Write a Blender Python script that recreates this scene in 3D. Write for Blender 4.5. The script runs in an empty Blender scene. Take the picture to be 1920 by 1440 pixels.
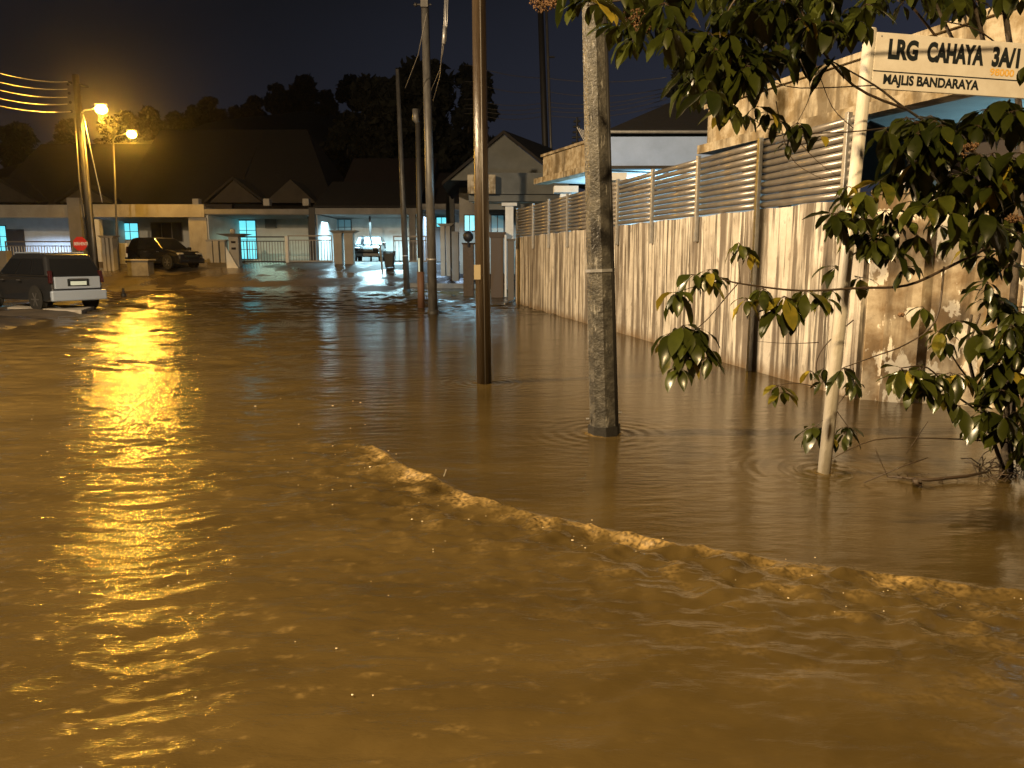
import bpy, math, random
import numpy as np
from mathutils import Vector, Matrix
random.seed(7); RNG = np.random.RandomState(11)
S = bpy.context.scene
COL = S.collection

# ------------------------------------------------------------------ camera
F_PX = 1442.0; CAM_H = 1.6; PITCH = math.atan(239/1442.0)
cam_d = bpy.data.cameras.new("camera"); cam = bpy.data.objects.new("camera", cam_d); COL.objects.link(cam)
cam.location = (0, 0, CAM_H); cam.rotation_euler = (math.radians(90)-PITCH, 0, 0)
cam_d.sensor_width = 36; cam_d.lens = F_PX/1920*36; cam_d.clip_end = 2000; cam_d.clip_start = 0.05
S.camera = cam
# ------------------------------------------------------------------ world (night sky)
W = bpy.data.worlds.new("World"); S.world = W; W.use_nodes = True
nt = W.node_tree; nt.nodes.clear()
wo = nt.nodes.new('ShaderNodeOutputWorld'); bg = nt.nodes.new('ShaderNodeBackground')
tc = nt.nodes.new('ShaderNodeTexCoord'); sx = nt.nodes.new('ShaderNodeSeparateXYZ'); cr = nt.nodes.new('ShaderNodeValToRGB')
ns = nt.nodes.new('ShaderNodeTexNoise'); ns.inputs['Scale'].default_value = 1.6; ns.inputs['Detail'].default_value = 4
ad = nt.nodes.new('ShaderNodeMath'); ad.operation = 'MULTIPLY_ADD'; ad.inputs[1].default_value = 0.22
nt.links.new(tc.outputs['Generated'], sx.inputs[0]); nt.links.new(tc.outputs['Generated'], ns.inputs['Vector'])
mxx = nt.nodes.new('ShaderNodeMath'); mxx.operation = 'MULTIPLY_ADD'; mxx.inputs[1].default_value = -.42; nt.links.new(sx.outputs['X'], mxx.inputs[0]); nt.links.new(sx.outputs['Z'], mxx.inputs[2])
nt.links.new(ns.outputs['Fac'], ad.inputs[0]); nt.links.new(mxx.outputs[0], ad.inputs[2])
nt.links.new(ad.outputs[0], cr.inputs[0])
cr.color_ramp.elements[0].position = 0.08; cr.color_ramp.elements[0].color = (0.026, 0.029, 0.044, 1)
cr.color_ramp.elements[1].position = 0.52; cr.color_ramp.elements[1].color = (0.0062, 0.0068, 0.0095, 1)
nt.links.new(cr.outputs[0], bg.inputs[0]); bg.inputs[1].default_value = 1.0
nt.links.new(bg.outputs[0], wo.inputs[0])
# ------------------------------------------------------------------ view, lights
S.view_settings.view_transform = 'Standard'; S.view_settings.look = 'None'
S.view_settings.exposure = 0.0; S.view_settings.gamma = 1.0
S.cycles.max_bounces = 6; S.cycles.volume_bounces = 0; S.cycles.sample_clamp_indirect = 4
S.cycles.caustics_reflective = False; S.cycles.caustics_refractive = False
def point_light(name, loc, watts, color, radius=0.12):
    d = bpy.data.lights.new(name, 'POINT'); d.energy = watts; d.color = color; d.shadow_soft_size = radius
    o = bpy.data.objects.new(name, d); o.location = loc; COL.objects.link(o); return o
def area_light(name, loc, watts, color, sx_, sy_, rot=(0, 0, 0)):
    d = bpy.data.lights.new(name, 'AREA'); d.shape = 'RECTANGLE'; d.size = sx_; d.size_y = sy_; d.energy = watts; d.color = color
    o = bpy.data.objects.new(name, d); o.location = loc; o.rotation_euler = rot; COL.objects.link(o); return o
def spot_light(name, loc, target, watts, color, angle, blend=0.6, radius=0.12):
    d = bpy.data.lights.new(name, 'SPOT'); d.energy = watts; d.color = color; d.shadow_soft_size = radius
    d.spot_size = math.radians(angle); d.spot_blend = blend
    o = bpy.data.objects.new(name, d); o.location = loc
    o.rotation_euler = (Vector(target)-Vector(loc)).to_track_quat('-Z', 'Y').to_euler(); COL.objects.link(o); return o

def porch_light(loc, watts, color, sx_=2.4, sy_=1.6):
    o = area_light('porch_glow', loc, watts*1.0, color, sx_, sy_); o.data.spread = math.radians(160); return o
SODIUM = (1.0, 0.49, 0.05)
CYAN = (0.36, 0.80, 1.0)

# ------------------------------------------------------------------ pixel helpers (photo is 1920 x 1440)
_ca, _sa = math.cos(PITCH), math.sin(PITCH)
def ray(px, py):
    u, v = px-960.0, 720.0-py
    return Vector((u, F_PX*_ca+v*_sa, -F_PX*_sa+v*_ca))
def at(px, py, Y):
    d = ray(px, py); t = Y/d.y
    return Vector((d.x*t, Y, CAM_H+d.z*t))
def on(px, py, z=0.0):
    d = ray(px, py); t = (z-CAM_H)/d.z
    return Vector((d.x*t, d.y*t, z))

# ------------------------------------------------------------------ object helpers
def tag(o, label=None, cat=None, group=None, kind=None):
    if label: o['label'] = label
    if cat: o['category'] = cat
    if group: o['group'] = group
    if kind: o['kind'] = kind
    return o
def empty(name, loc, label, cat, group=None, rz=0):
    o = bpy.data.objects.new(name, None); o.location = loc; o.rotation_euler = (0, 0, rz)
    o.empty_display_size = 0.2; COL.objects.link(o)
    return tag(o, label, cat, group)
class MB:
    """collects geometry; coordinates are world unless origin set"""
    def __init__(s): s.v = []; s.f = []; s.at = None
    def add(s, vs, fs):
        b = len(s.v); s.v += [tuple(p) for p in vs]; s.f += [tuple(i+b for i in q) for q in fs]; return s
    def box(s, x0, x1, y0, y1, z0, z1):
        return s.add([(x0,y0,z0),(x1,y0,z0),(x1,y1,z0),(x0,y1,z0),(x0,y0,z1),(x1,y0,z1),(x1,y1,z1),(x0,y1,z1)],
                     [(0,3,2,1),(4,5,6,7),(0,1,5,4),(1,2,6,5),(2,3,7,6),(3,0,4,7)])
    def obox(s, c, ax, ay, az):
        """oriented box: centre and three half axis vectors"""
        c, ax, ay, az = map(Vector, (c, ax, ay, az)); vs = []
        for k in (-1, 1):
            for (i, j) in ((-1,-1),(1,-1),(1,1),(-1,1)): vs.append(c+ax*i+ay*j+az*k)
        return s.add(vs, [(0,3,2,1),(4,5,6,7),(0,1,5,4),(1,2,6,5),(2,3,7,6),(3,0,4,7)])
    def prism(s, poly, n0, n1):
        """poly: list of 3d points, extruded by vector n1 from n0 offset"""
        n0 = Vector(n0); n1 = Vector(n1); k = len(poly)
        vs = [Vector(p)+n0 for p in poly]+[Vector(p)+n1 for p in poly]
        fs = [tuple(range(k))[::-1], tuple(range(k, 2*k))]+[(i, (i+1)%k, (i+1)%k+k, i+k) for i in range(k)]
        return s.add(vs, fs)
    def tube(s, pts, rad, n=8, cap=True):
        pts = [Vector(p) for p in pts]; m = len(pts)
        if not hasattr(rad, '__len__'): rad = [rad]*m
        vs = []; nrm = None
        for i, p in enumerate(pts):
            t = (pts[min(i+1, m-1)]-pts[max(i-1, 0)]).normalized()
            if nrm is None:
                a = Vector((1,0,0)) if abs(t.x) < .9 else Vector((0,1,0)); nrm = t.cross(a).normalized()
            else:
                nrm = (nrm-t*nrm.dot(t)).normalized()
            b = t.cross(nrm)
            for k in range(n):
                an = 2*math.pi*k/n; vs.append(p+(nrm*math.cos(an)+b*math.sin(an))*rad[i])
        fs = []
        for i in range(m-1):
            for k in range(n):
                fs.append((i*n+k, i*n+(k+1)%n, (i+1)*n+(k+1)%n, (i+1)*n+k))
        if cap: fs += [tuple(range(n))[::-1], tuple(range((m-1)*n, m*n))]
        return s.add(vs, fs)
    def ball(s, c, r, n=10, sz=1.0):
        vs = [(c[0], c[1], c[2]-r*sz)]; m = n//2
        for i in range(1, m):
            a = math.pi*i/m
            for k in range(n):
                b = 2*math.pi*k/n; vs.append((c[0]+r*math.sin(a)*math.cos(b), c[1]+r*math.sin(a)*math.sin(b), c[2]-r*sz*math.cos(a)))
        vs.append((c[0], c[1], c[2]+r*sz)); fs = []; L = len(vs)-1
        for k in range(n): fs.append((0, 1+(k+1)%n, 1+k)); fs.append((L, L-n+k, L-n+(k+1)%n))
        for i in range(m-2):
            for k in range(n): a0 = 1+i*n; fs.append((a0+k, a0+(k+1)%n, a0+n+(k+1)%n, a0+n+k))
        return s.add(vs, fs)
    def build(s, name, mat, parent=None, smooth=False, bevel=0, local=False, segs=2):
        me = bpy.data.meshes.new(name)
        inv = None
        if parent is not None and not local:
            bpy.context.view_layer.update(); inv = wm(parent).inverted()
        elif parent is None and not local and s.v:
            # origin at base centre
            a = np.array(s.v); o0 = Vector((a[:,0].mean(), a[:,1].mean(), a[:,2].min())); inv = Matrix.Translation(-o0)
        vs = [tuple(inv @ Vector(p)) for p in s.v] if inv is not None else s.v
        me.from_pydata(vs, [], s.f); me.update()
        o = bpy.data.objects.new(name, me); COL.objects.link(o)
        if parent is not None: o.parent = parent
        elif inv is not None: o.location = o0
        me.materials.append(mat)
        if smooth:
            for p in me.polygons: p.use_smooth = True
        if bevel:
            b = o.modifiers.new('bevel', 'BEVEL'); b.width = bevel; b.segments = segs; b.limit_method = 'ANGLE'; b.angle_limit = math.radians(35)
        return o
def wm(o):
    m = Matrix.LocRotScale(o.location, o.rotation_euler, o.scale)
    return wm(o.parent) @ m if o.parent else m
def sag(a, b, d, n=16):
    a, b = Vector(a), Vector(b)
    return [a.lerp(b, i/n)-Vector((0, 0, 4*d*(i/n)*(1-i/n))) for i in range(n+1)]

# ------------------------------------------------------------------ materials
def mat(name, col, rough=0.7, metal=0.0, var=0.0, scale=4.0, col2=None, bump=0.0, bscale=30.0, stretch=None, emit=None, spec=None, lo=0.35, hi=0.65, trans=0.0, coat=0.0):
    m = bpy.data.materials.new(name); m.use_nodes = True; n = m.node_tree; b = n.nodes['Principled BSDF']
    b.inputs['Base Color'].default_value = (*col, 1); b.inputs['Roughness'].default_value = rough; b.inputs['Metallic'].default_value = metal
    if spec is not None: b.inputs['Specular IOR Level'].default_value = spec
    if coat: b.inputs['Coat Weight'].default_value = coat; b.inputs['Coat Roughness'].default_value = .05
    if trans: b.inputs['Transmission Weight'].default_value = trans
    if emit:
        b.inputs['Emission Color'].default_value = (*emit[0], 1); b.inputs['Emission Strength'].default_value = emit[1]
    t = n.nodes.new('ShaderNodeTexCoord'); mp = n.nodes.new('ShaderNodeMapping'); n.links.new(t.outputs['Object'], mp.inputs[0])
    if stretch: mp.inputs['Scale'].default_value = stretch
    if col2 is not None:
        z = n.nodes.new('ShaderNodeTexNoise'); z.inputs['Scale'].default_value = scale; z.inputs['Detail'].default_value = 8; z.inputs['Roughness'].default_value = .62
        r = n.nodes.new('ShaderNodeValToRGB'); r.color_ramp.elements[0].position = lo; r.color_ramp.elements[1].position = hi
        r.color_ramp.elements[0].color = (*col, 1); r.color_ramp.elements[1].color = (*col2, 1)
        n.links.new(mp.outputs[0], z.inputs['Vector']); n.links.new(z.outputs['Fac'], r.inputs[0]); n.links.new(r.outputs[0], b.inputs['Base Color'])
    if bump:
        z2 = n.nodes.new('ShaderNodeTexNoise'); z2.inputs['Scale'].default_value = bscale; z2.inputs['Detail'].default_value = 6
        bp = n.nodes.new('ShaderNodeBump'); bp.inputs['Strength'].default_value = bump; bp.inputs['Distance'].default_value = .02
        n.links.new(mp.outputs[0], z2.inputs['Vector']); n.links.new(z2.outputs['Fac'], bp.inputs['Height']); n.links.new(bp.outputs[0], b.inputs['Normal'])
    return m
def add_streaks(m, dark=(0.05, 0.04, 0.03), sc=(6, 6, 0.35), lo=0.47, hi=0.62, amount=0.9, flip=False):
    """vertical rain streaks multiplied over whatever colour is there"""
    n = m.node_tree; b = n.nodes['Principled BSDF']; src = b.inputs['Base Color']
    t = n.nodes.new('ShaderNodeTexCoord'); mp = n.nodes.new('ShaderNodeMapping'); mp.inputs['Scale'].default_value = sc
    z = n.nodes.new('ShaderNodeTexNoise'); z.inputs['Scale'].default_value = 1; z.inputs['Detail'].default_value = 7; z.inputs['Roughness'].default_value = .6; z.inputs['Distortion'].default_value = .25
    r = n.nodes.new('ShaderNodeValToRGB'); r.color_ramp.elements[0].position = lo; r.color_ramp.elements[1].position = hi
    r.color_ramp.elements[0].color = (0, 0, 0, 1); r.color_ramp.elements[1].color = (amount, amount, amount, 1)
    mx = n.nodes.new('ShaderNodeMix'); mx.data_type = 'RGBA'
    n.links.new(t.outputs['Object'], mp.inputs[0]); n.links.new(mp.outputs[0], z.inputs['Vector']); n.links.new(z.outputs['Fac'], r.inputs[0])
    n.links.new(r.outputs[0], mx.inputs[0])
    if src.is_linked: n.links.new(src.links[0].from_socket, mx.inputs[6])
    else: mx.inputs[6].default_value = src.default_value
    mx.inputs[7].default_value = (*dark, 1); n.links.new(mx.outputs[2], src)
    return m
M = {}
M['wall'] = mat('stained_wall', (.52,.47,.40), .85, col2=(.72,.67,.60), scale=1.6, bump=.35, bscale=22)
add_streaks(M['wall'], (.10,.075,.055), (5.0,5.0,.28), .455, .545, .88)
add_streaks(M['wall'], (.035,.028,.02), (13,13,.6), .55, .61, .75)
add_streaks(M['wall'], (.24,.20,.16), (1.7,1.7,1.5), .50, .68, .6)
add_streaks(M['wall'], (.16,.13,.10), (7,7,5), .60, .68, .55)
add_streaks(M['wall'], (.74,.70,.62), (9,9,.5), .60, .64, .8)
_n = M['wall'].node_tree; _b = _n.nodes['Principled BSDF']; _t = _n.nodes.new('ShaderNodeTexCoord'); _s = _n.nodes.new('ShaderNodeSeparateXYZ')
_z = _n.nodes.new('ShaderNodeTexNoise'); _z.inputs['Scale'].default_value = 3; _z.inputs['Detail'].default_value = 6
_m = _n.nodes.new('ShaderNodeMath'); _m.operation = 'MULTIPLY_ADD'; _m.inputs[1].default_value = -.45; _r = _n.nodes.new('ShaderNodeMapRange')
_r.inputs[1].default_value = -.22; _r.inputs[2].default_value = -.02; _r.inputs[3].default_value = .75; _r.inputs[4].default_value = 0
_x = _n.nodes.new('ShaderNodeMix'); _x.data_type = 'RGBA'; _x.inputs[7].default_value = (.16,.10,.045,1)
_n.links.new(_t.outputs['Object'], _s.inputs[0]); _n.links.new(_t.outputs['Object'], _z.inputs['Vector']); _n.links.new(_z.outputs['Fac'], _m.inputs[0]); _n.links.new(_s.outputs['Z'], _m.inputs[2])
_n.links.new(_m.outputs[0], _r.inputs[0]); _n.links.new(_r.outputs[0], _x.inputs[0]); _n.links.new(_b.inputs['Base Color'].links[0].from_socket, _x.inputs[6]); _n.links.new(_x.outputs[2], _b.inputs['Base Color'])
M['sidewall'] = mat('peeling_wall', (.66,.58,.45), .85, col2=(.26,.18,.10), scale=1.3, bump=.4, bscale=14, lo=.42, hi=.6)
add_streaks(M['sidewall'], (.10,.07,.04), (4.2,4.2,.45), .50, .66, .85)
add_streaks(M['sidewall'], (.85,.80,.70), (5,5,2.6), .545, .57, .95)
M['parapet'] = mat('stained_parapet', (.44,.38,.28), .85, col2=(.24,.18,.10), scale=4.5, lo=.42, hi=.6, bump=.3)
add_streaks(M['parapet'], (.09,.065,.035), (4,4,.8), .47, .60, .8)
M['galv'] = mat('galvanised_metal', (.42,.42,.43), .42, .55, col2=(.30,.30,.31), scale=9, bump=.1)
M['louvre'] = mat('louvre_metal', (.30,.27,.24), .35, .45, col2=(.22,.2,.18), scale=6)
M['conc_pole'] = mat('concrete_pole', (.085,.080,.070), .42, col2=(.040,.038,.034), scale=9, bump=.6, bscale=40, lo=.42, hi=.56)
add_streaks(M['conc_pole'], (.30,.29,.27), (26,26,5), .60, .66, .8)
M['wood_pole'] = mat('brown_pole', (.046,.031,.017), .33, col2=(.026,.018,.011), scale=6, stretch=(3,3,.3), bump=.3)
M['grey_pole'] = mat('grey_pole', (.10,.095,.088), .4, col2=(.055,.052,.05), scale=5, stretch=(2,2,.6), bump=.2)
M['dark_pole'] = mat('dark_pole', (.012,.011,.011), .6, col2=(.02,.018,.016), scale=5)
M['base'] = mat('black_collar', (.015,.014,.013), .6, bump=.3)
M['sign_post'] = mat('white_post', (.58,.55,.50), .45, col2=(.44,.40,.33), scale=5, stretch=(2,2,.7), bump=.15)
M['sign'] = mat('white_sign', (.70,.66,.60), .45, col2=(.60,.55,.48), scale=7)
M['black'] = mat('black_paint', (.008,.012,.014), .5)
M['yellow'] = mat('yellow_paint', (.75,.45,.10), .5)
M['red'] = mat('red_paint', (.50,.025,.015), .4)
M['white'] = mat('white_paint', (.72,.72,.70), .55, col2=(.58,.57,.55), scale=2)
M['cream'] = mat('cream_plaster', (.36,.34,.31), .8, col2=(.27,.25,.22), scale=1.2, bump=.15)
add_streaks(M['cream'], (.16,.13,.10), (1.6,1.6,.5), .56, .72, .6)
M['greyplaster'] = mat('grey_plaster', (.22,.21,.20), .8, col2=(.16,.15,.14), scale=1.2, bump=.15)
M['shadeplaster'] = mat('grey_green_plaster', (.115,.118,.112), .85, col2=(.08,.082,.078), scale=1.2)
M['dullplaster'] = mat('dark_plaster', (.045,.036,.028), .9, col2=(.03,.024,.018), scale=2)  # plaster toned down to a dark brown
M['tile'] = mat('roof_tile', (.014,.010,.008), .9, col2=(.009,.007,.006), scale=3, bump=.8, bscale=9)
M['redtile'] = mat('red_roof_tile', (.022,.011,.009), .9, col2=(.014,.008,.006), scale=3, bump=.8, bscale=9)
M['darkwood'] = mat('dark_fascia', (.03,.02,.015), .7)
M['iron'] = mat('gate_iron', (.22,.2,.18), .5, .3)
M['darkiron'] = mat('dark_iron', (.025,.025,.03), .5, .3)
M['glass_dark'] = mat('dark_glass', (.010,.011,.013), .12, spec=.35)
M['glass_lit'] = mat('lit_glass', (.2,.5,.55), .3, emit=((.16,.80,.95), 1.1))
M['glass_dim'] = mat('dim_glass', (.1,.14,.16), .2, emit=((.12,.30,.36), .35))
M['tube'] = mat('porch_tube', (.9,.9,.9), .4, emit=((.5,.9,1.0), 14))
M['bulb'] = mat('sodium_bulb', (1,.8,.4), .4, emit=((1.0,.50,.06), 110))
M['rubber'] = mat('tyre_rubber', (.012,.012,.012), .8)
M['rim'] = mat('alloy', (.25,.25,.26), .35, .8)
M['car_dark'] = mat('dark_car_paint', (.012,.012,.014), .25, .3, coat=.6)
M['car_shaded'] = mat('shaded_silver_paint', (.030,.032,.037), .3, .4, coat=.6)  # silver car's body colour darkened to look unlit
M['car_silver'] = mat('silver_car_paint', (.30,.36,.47), .35, .2, coat=.4)  # same car's silver, cool light tinted into it
M['car_roof'] = M['car_dark']
M['lamp_red'] = mat('tail_lamp', (.035,.006,.006), .2, coat=.5)
M['lamp_clear'] = mat('head_lamp', (.5,.5,.5), .12, .3, coat=.8)
M['plate'] = mat('number_plate', (.55,.7,.75), .35)
M['bin'] = mat('bin_plastic', (.012,.014,.016), .5)
M['box'] = mat('concrete_box', (.22,.21,.19), .8, col2=(.14,.13,.12), scale=3, bump=.2)
M['asphalt'] = mat('wet_asphalt', (.05,.042,.034), .28, col2=(.09,.07,.05), scale=.9, bump=.35, bscale=25)
_n = M['asphalt'].node_tree; _z = _n.nodes.new('ShaderNodeTexNoise'); _z.inputs['Scale'].default_value = .45; _z.inputs['Detail'].default_value = 5
_t = _n.nodes.new('ShaderNodeTexCoord'); _n.links.new(_t.outputs['Object'], _z.inputs['Vector']); _r = _n.nodes.new('ShaderNodeMapRange')
_r.inputs[1].default_value = .44; _r.inputs[2].default_value = .56; _r.inputs[3].default_value = .14; _r.inputs[4].default_value = .62
_n.links.new(_z.outputs['Fac'], _r.inputs[0]); _n.links.new(_r.outputs[0], _n.nodes['Principled BSDF'].inputs['Roughness'])
M['cable'] = mat('cable', (.10,.09,.08), .4)
M['bark'] = mat('bark', (.06,.045,.03), .8, col2=(.03,.022,.015), scale=14, bump=.6)
M['twig'] = mat('wet_twig', (.045,.028,.015), .6, bump=.3)
M['hill'] = mat('hill_scrub', (.018,.018,.010), .9, col2=(.010,.010,.007), scale=.2, bump=1, bscale=.6)
M['flower'] = mat('dry_flower', (.22,.12,.06), .8, col2=(.12,.07,.03), scale=30)

def leaf_material(name, c0, c1, c2, rough=.4, trl=.25):
    m = bpy.data.materials.new(name); m.use_nodes = True; n = m.node_tree; b = n.nodes['Principled BSDF']
    a = n.nodes.new('ShaderNodeAttribute'); a.attribute_name = 'tint'
    r = n.nodes.new('ShaderNodeValToRGB'); e = r.color_ramp.elements
    e[0].position = 0; e[0].color = (*c0, 1); e[1].position = 1; e[1].color = (*c2, 1)
    k = e.new(.62); k.color = (*c1, 1)
    z = n.nodes.new('ShaderNodeTexNoise'); z.inputs['Scale'].default_value = 22; z.inputs['Detail'].default_value = 5
    md = n.nodes.new('ShaderNodeMath'); md.operation = 'MULTIPLY_ADD'; md.inputs[1].default_value = .35; md.inputs[2].default_value = -.17
    ad = n.nodes.new('ShaderNodeMath'); ad.operation = 'ADD'; ad.use_clamp = True
    t = n.nodes.new('ShaderNodeTexCoord'); n.links.new(t.outputs['Object'], z.inputs['Vector'])
    n.links.new(z.outputs['Fac'], md.inputs[0]); n.links.new(md.outputs[0], ad.inputs[0]); n.links.new(a.outputs['Fac'], ad.inputs[1])
    n.links.new(ad.outputs[0], r.inputs[0]); n.links.new(r.outputs[0], b.inputs['Base Color'])
    b.inputs['Roughness'].default_value = rough
    tr = n.nodes.new('ShaderNodeBsdfTranslucent'); mx = n.nodes.new('ShaderNodeMixShader'); mx.inputs[0].default_value = trl
    n.links.new(r.outputs[0], tr.inputs[0]); n.links.new(b.outputs[0], mx.inputs[1]); n.links.new(tr.outputs[0], mx.inputs[2])
    n.links.new(mx.outputs[0], n.nodes['Material Output'].inputs['Surface'])
    return m
M['leaf'] = leaf_material('wet_leaf', (.016,.022,.004), (.062,.072,.010), (.36,.27,.03), .28, .3)
M['far_leaf'] = leaf_material('far_foliage', (.005,.006,.003), (.010,.011,.005), (.016,.016,.008), .8, .1)

# ================================================================== SETTING
def sstep(a, b, x):
    t = np.clip((x-a)/(b-a), 0, 1); return t*t*(3-2*t)
def vnoise(x, y, seed=0):
    """smooth value noise, -1..1"""
    xi = np.floor(x).astype(np.int64); yi = np.floor(y).astype(np.int64); fx = x-xi; fy = y-yi
    fx = fx*fx*(3-2*fx); fy = fy*fy*(3-2*fy)
    def h(i, j):
        n = (i*374761393+j*668265263+seed*1442695041) & 0xffffffff
        n = ((n ^ (n >> 13))*1274126177) & 0xffffffff
        return ((n ^ (n >> 16)) & 0xffff)/32767.5-1
    a = h(xi, yi); b = h(xi+1, yi); c = h(xi, yi+1); d = h(xi+1, yi+1)
    return (a*(1-fx)+b*fx)*(1-fy)+(c*(1-fx)+d*fx)*fy
def fbm(x, y, o=4, seed=0):
    s = 0; a = 1; 
    for k in range(o): s = s+a*vnoise(x, y, seed+k); a *= .5; x = x*2.03+11.3; y = y*2.03-7.1
    return s
def grow(vals_start, end, step0, rate):
    out = [vals_start]; 
    while out[-1] < end: out.append(out[-1]+step0+rate*abs(out[-1]-vals_start))
    return out
def grid_object(name, xs, ys, zfun, m, attr=None):
    X, Y = np.meshgrid(xs, ys); Z = zfun(X, Y); nx, ny = len(xs), len(ys)
    co = np.stack([X.ravel(), Y.ravel(), Z.ravel()], 1).astype(np.float32)
    i = np.arange((nx-1)*(ny-1)); r = i//(nx-1); c = i % (nx-1); a = r*nx+c
    fc = np.stack([a, a+1, a+nx+1, a+nx], 1).astype(np.int32)
    me = bpy.data.meshes.new(name); me.vertices.add(len(co)); me.vertices.foreach_set('co', co.ravel())
    me.loops.add(fc.size); me.loops.foreach_set('vertex_index', fc.ravel())
    me.polygons.add(len(fc)); me.polygons.foreach_set('loop_start', np.arange(0, fc.size, 4, dtype=np.int32))
    me.polygons.foreach_set('use_smooth', np.ones(len(fc), bool)); me.update(); me.validate()
    if attr is not None:
        A = me.attributes.new('foam', 'FLOAT', 'POINT'); A.data.foreach_set('value', attr(X, Y).ravel().astype(np.float32))
        A = me.attributes.new('flow', 'FLOAT', 'POINT'); A.data.foreach_set('value', masks(X, Y)[1].ravel().astype(np.float32))
    o = bpy.data.objects.new(name, me); COL.objects.link(o); me.materials.append(m); o['kind'] = 'structure'; return o

GZ = 1.3
def bank_edge(y): return np.interp(y, [10, 16.8, 24, 34.4, 38], [-10.4, -11.2, -12.7, -17.8, -19])
def ground_z(x, y):
    far = np.interp(y, [0, 33, 36.0, 37.5, 41.5, 44, 60], [-.6, -.35, -.02, .14, .85, GZ, GZ])
    bank = np.clip((bank_edge(y)-x)*.22, -.6, .07)+.05*fbm(x*.8, y*.8, 3, 5)*sstep(-.3, .4, bank_edge(y)-x)
    bank = np.where(y > 14.5, bank, -.6)
    yard = np.where(x > 1.5+(26-y)*.21+.6, .35, -.6)
    z = np.maximum(np.maximum(far, bank), np.where(y < 33, yard, -.6))
    return z+.018*fbm(x*.6, y*.6, 3, 9)*(y > 34)
gx = sorted(set([-400, -250, -150, -100, -70]+[float(v) for v in np.arange(-52, 12, .3)]+[14, 18, 25, 40, 70, 120, 250, 400]))
gy = sorted(set([-80, -30, 0, 8]+[float(v) for v in np.arange(12, 60, .25)]+[64, 70, 80, 100, 140, 250, 500]))
grid_object('ground', np.array(gx), np.array(gy), ground_z, M['asphalt'])

# ---- flood water ----------------------------------------------------------
FOAM_PX = [(690,838),(722,848),(760,880),(830,905),(900,940),(1000,965),(1100,985),(1160,1000),(1250,1020),(1400,1045),(1520,1060),(1640,1075),(1760,1090),(1920,1112),(2150,1140)]
FOAM = np.array([on(*p)[:2] for p in FOAM_PX])
def foam_sd(x, y):
    """signed distance to the foam line, positive on the turbulent (near) side; and arc position"""
    best = np.full(x.shape, 1e9); sg = np.ones(x.shape)
    for i in range(len(FOAM)-1):
        a, b = FOAM[i], FOAM[i+1]; d = b-a; L = d @ d
        t = np.clip(((x-a[0])*d[0]+(y-a[1])*d[1])/L, 0, 1)
        ex = x-(a[0]+t*d[0]); ey = y-(a[1]+t*d[1]); ds = np.hypot(ex, ey)
        cr_ = ex*d[1]-ey*d[0]; m_ = ds < best
        best = np.where(m_, ds, best); sg = np.where(m_, np.sign(cr_), sg)
    return best*sg
waves = []
for k in range(90):
    lam = .07*(1.045**k)                         # 7 cm .. 3.5 m
    th = RNG.normal(math.radians(99), .36 if k > 30 else .26)
    waves.append((2*math.pi/lam, th, lam, RNG.uniform(0, 6.28)))
def masks(x, y):
    sd = foam_sd(x, y); wob = .35*fbm(x*.7, y*.7, 3, 21)
    # flowing water on the street side: left of a line running up the road
    flow = sstep(.9, -1.3, x+.33*y-1.0+wob)
    flow = np.maximum(flow, .75*sstep(17, 24, y))
    return sd, flow
POSTS = [(*on(1133, 812)[:2], .15), (*on(908, 718)[:2], .10), (*on(1545, 886)[:2], .05), (*on(812, 588)[:2], .15)]
def water_z(x, y):
    sd, flow = masks(x, y)
    wx = x+.10*fbm(x*1.1, y*1.1, 3, 3); wy = y+.12*fbm(x*.9, y*1.2, 3, 4)
    step = np.maximum(.008, .0036*np.abs(y))
    z = np.zeros_like(x)
    patch = .65+.5*fbm(x*.9, y*.7, 3, 40)
    for kk, th, lam, ph in waves:
        A = lam/6.283*(.052 if lam < .22 else .052*math.exp(-(lam-.22)/.12)+(.004+(.022*sstep(8, 16, y)+.022*sstep(17, 26, y))*(lam < 1.9)))
        z += A*sstep(1.8, 2.8, lam/step)*np.sin(kk*(wx*math.cos(th)+wy*math.sin(th))+ph)
    z *= (1.05*flow*np.clip(patch, .15, 1.4)+.075)
    turb = sstep(-.02, .10, sd)*np.exp(-np.maximum(sd, 0)/.75)*sstep(7.2, 6.2, y)*sstep(-2.3, -.9, x)
    turb_wide = sstep(-.05, .2, sd)*np.exp(-np.maximum(sd, 0)/1.7)*sstep(7.6, 6.0, y)
    lump = fbm(x*7, y*9, 4, 60)
    z += .034*turb*lump + .013*turb_wide*fbm(x*2.2, y*5, 4, 70) + .009*sstep(5.5,2.2,y)*sstep(1.6,-1.0,x)*fbm(x*3.5,y*7,4,72)
    ridge = np.exp(-((sd-.05)/.042)**2)*(sd > -.2)*(1-.55*sstep(.4, 2.6, x))
    z += ridge*(.030+.017*fbm(x*5, y*5, 3, 80))*sstep(6.7, 6.2, y)
    for (qx, qy, rr_) in POSTS:
        rd = np.hypot(x-qx, (y-qy)); z += .0045*np.exp(-np.maximum(rd-rr_, 0)/.28)*np.cos((rd-rr_)*46+2*np.arctan2(y-qy, x-qx))*(rd < 2)
    z += .02*sstep(-.05, .25, sd)*sstep(8, 5, y)*sstep(-2.2, -.6, x+.0*y)
    return z
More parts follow.
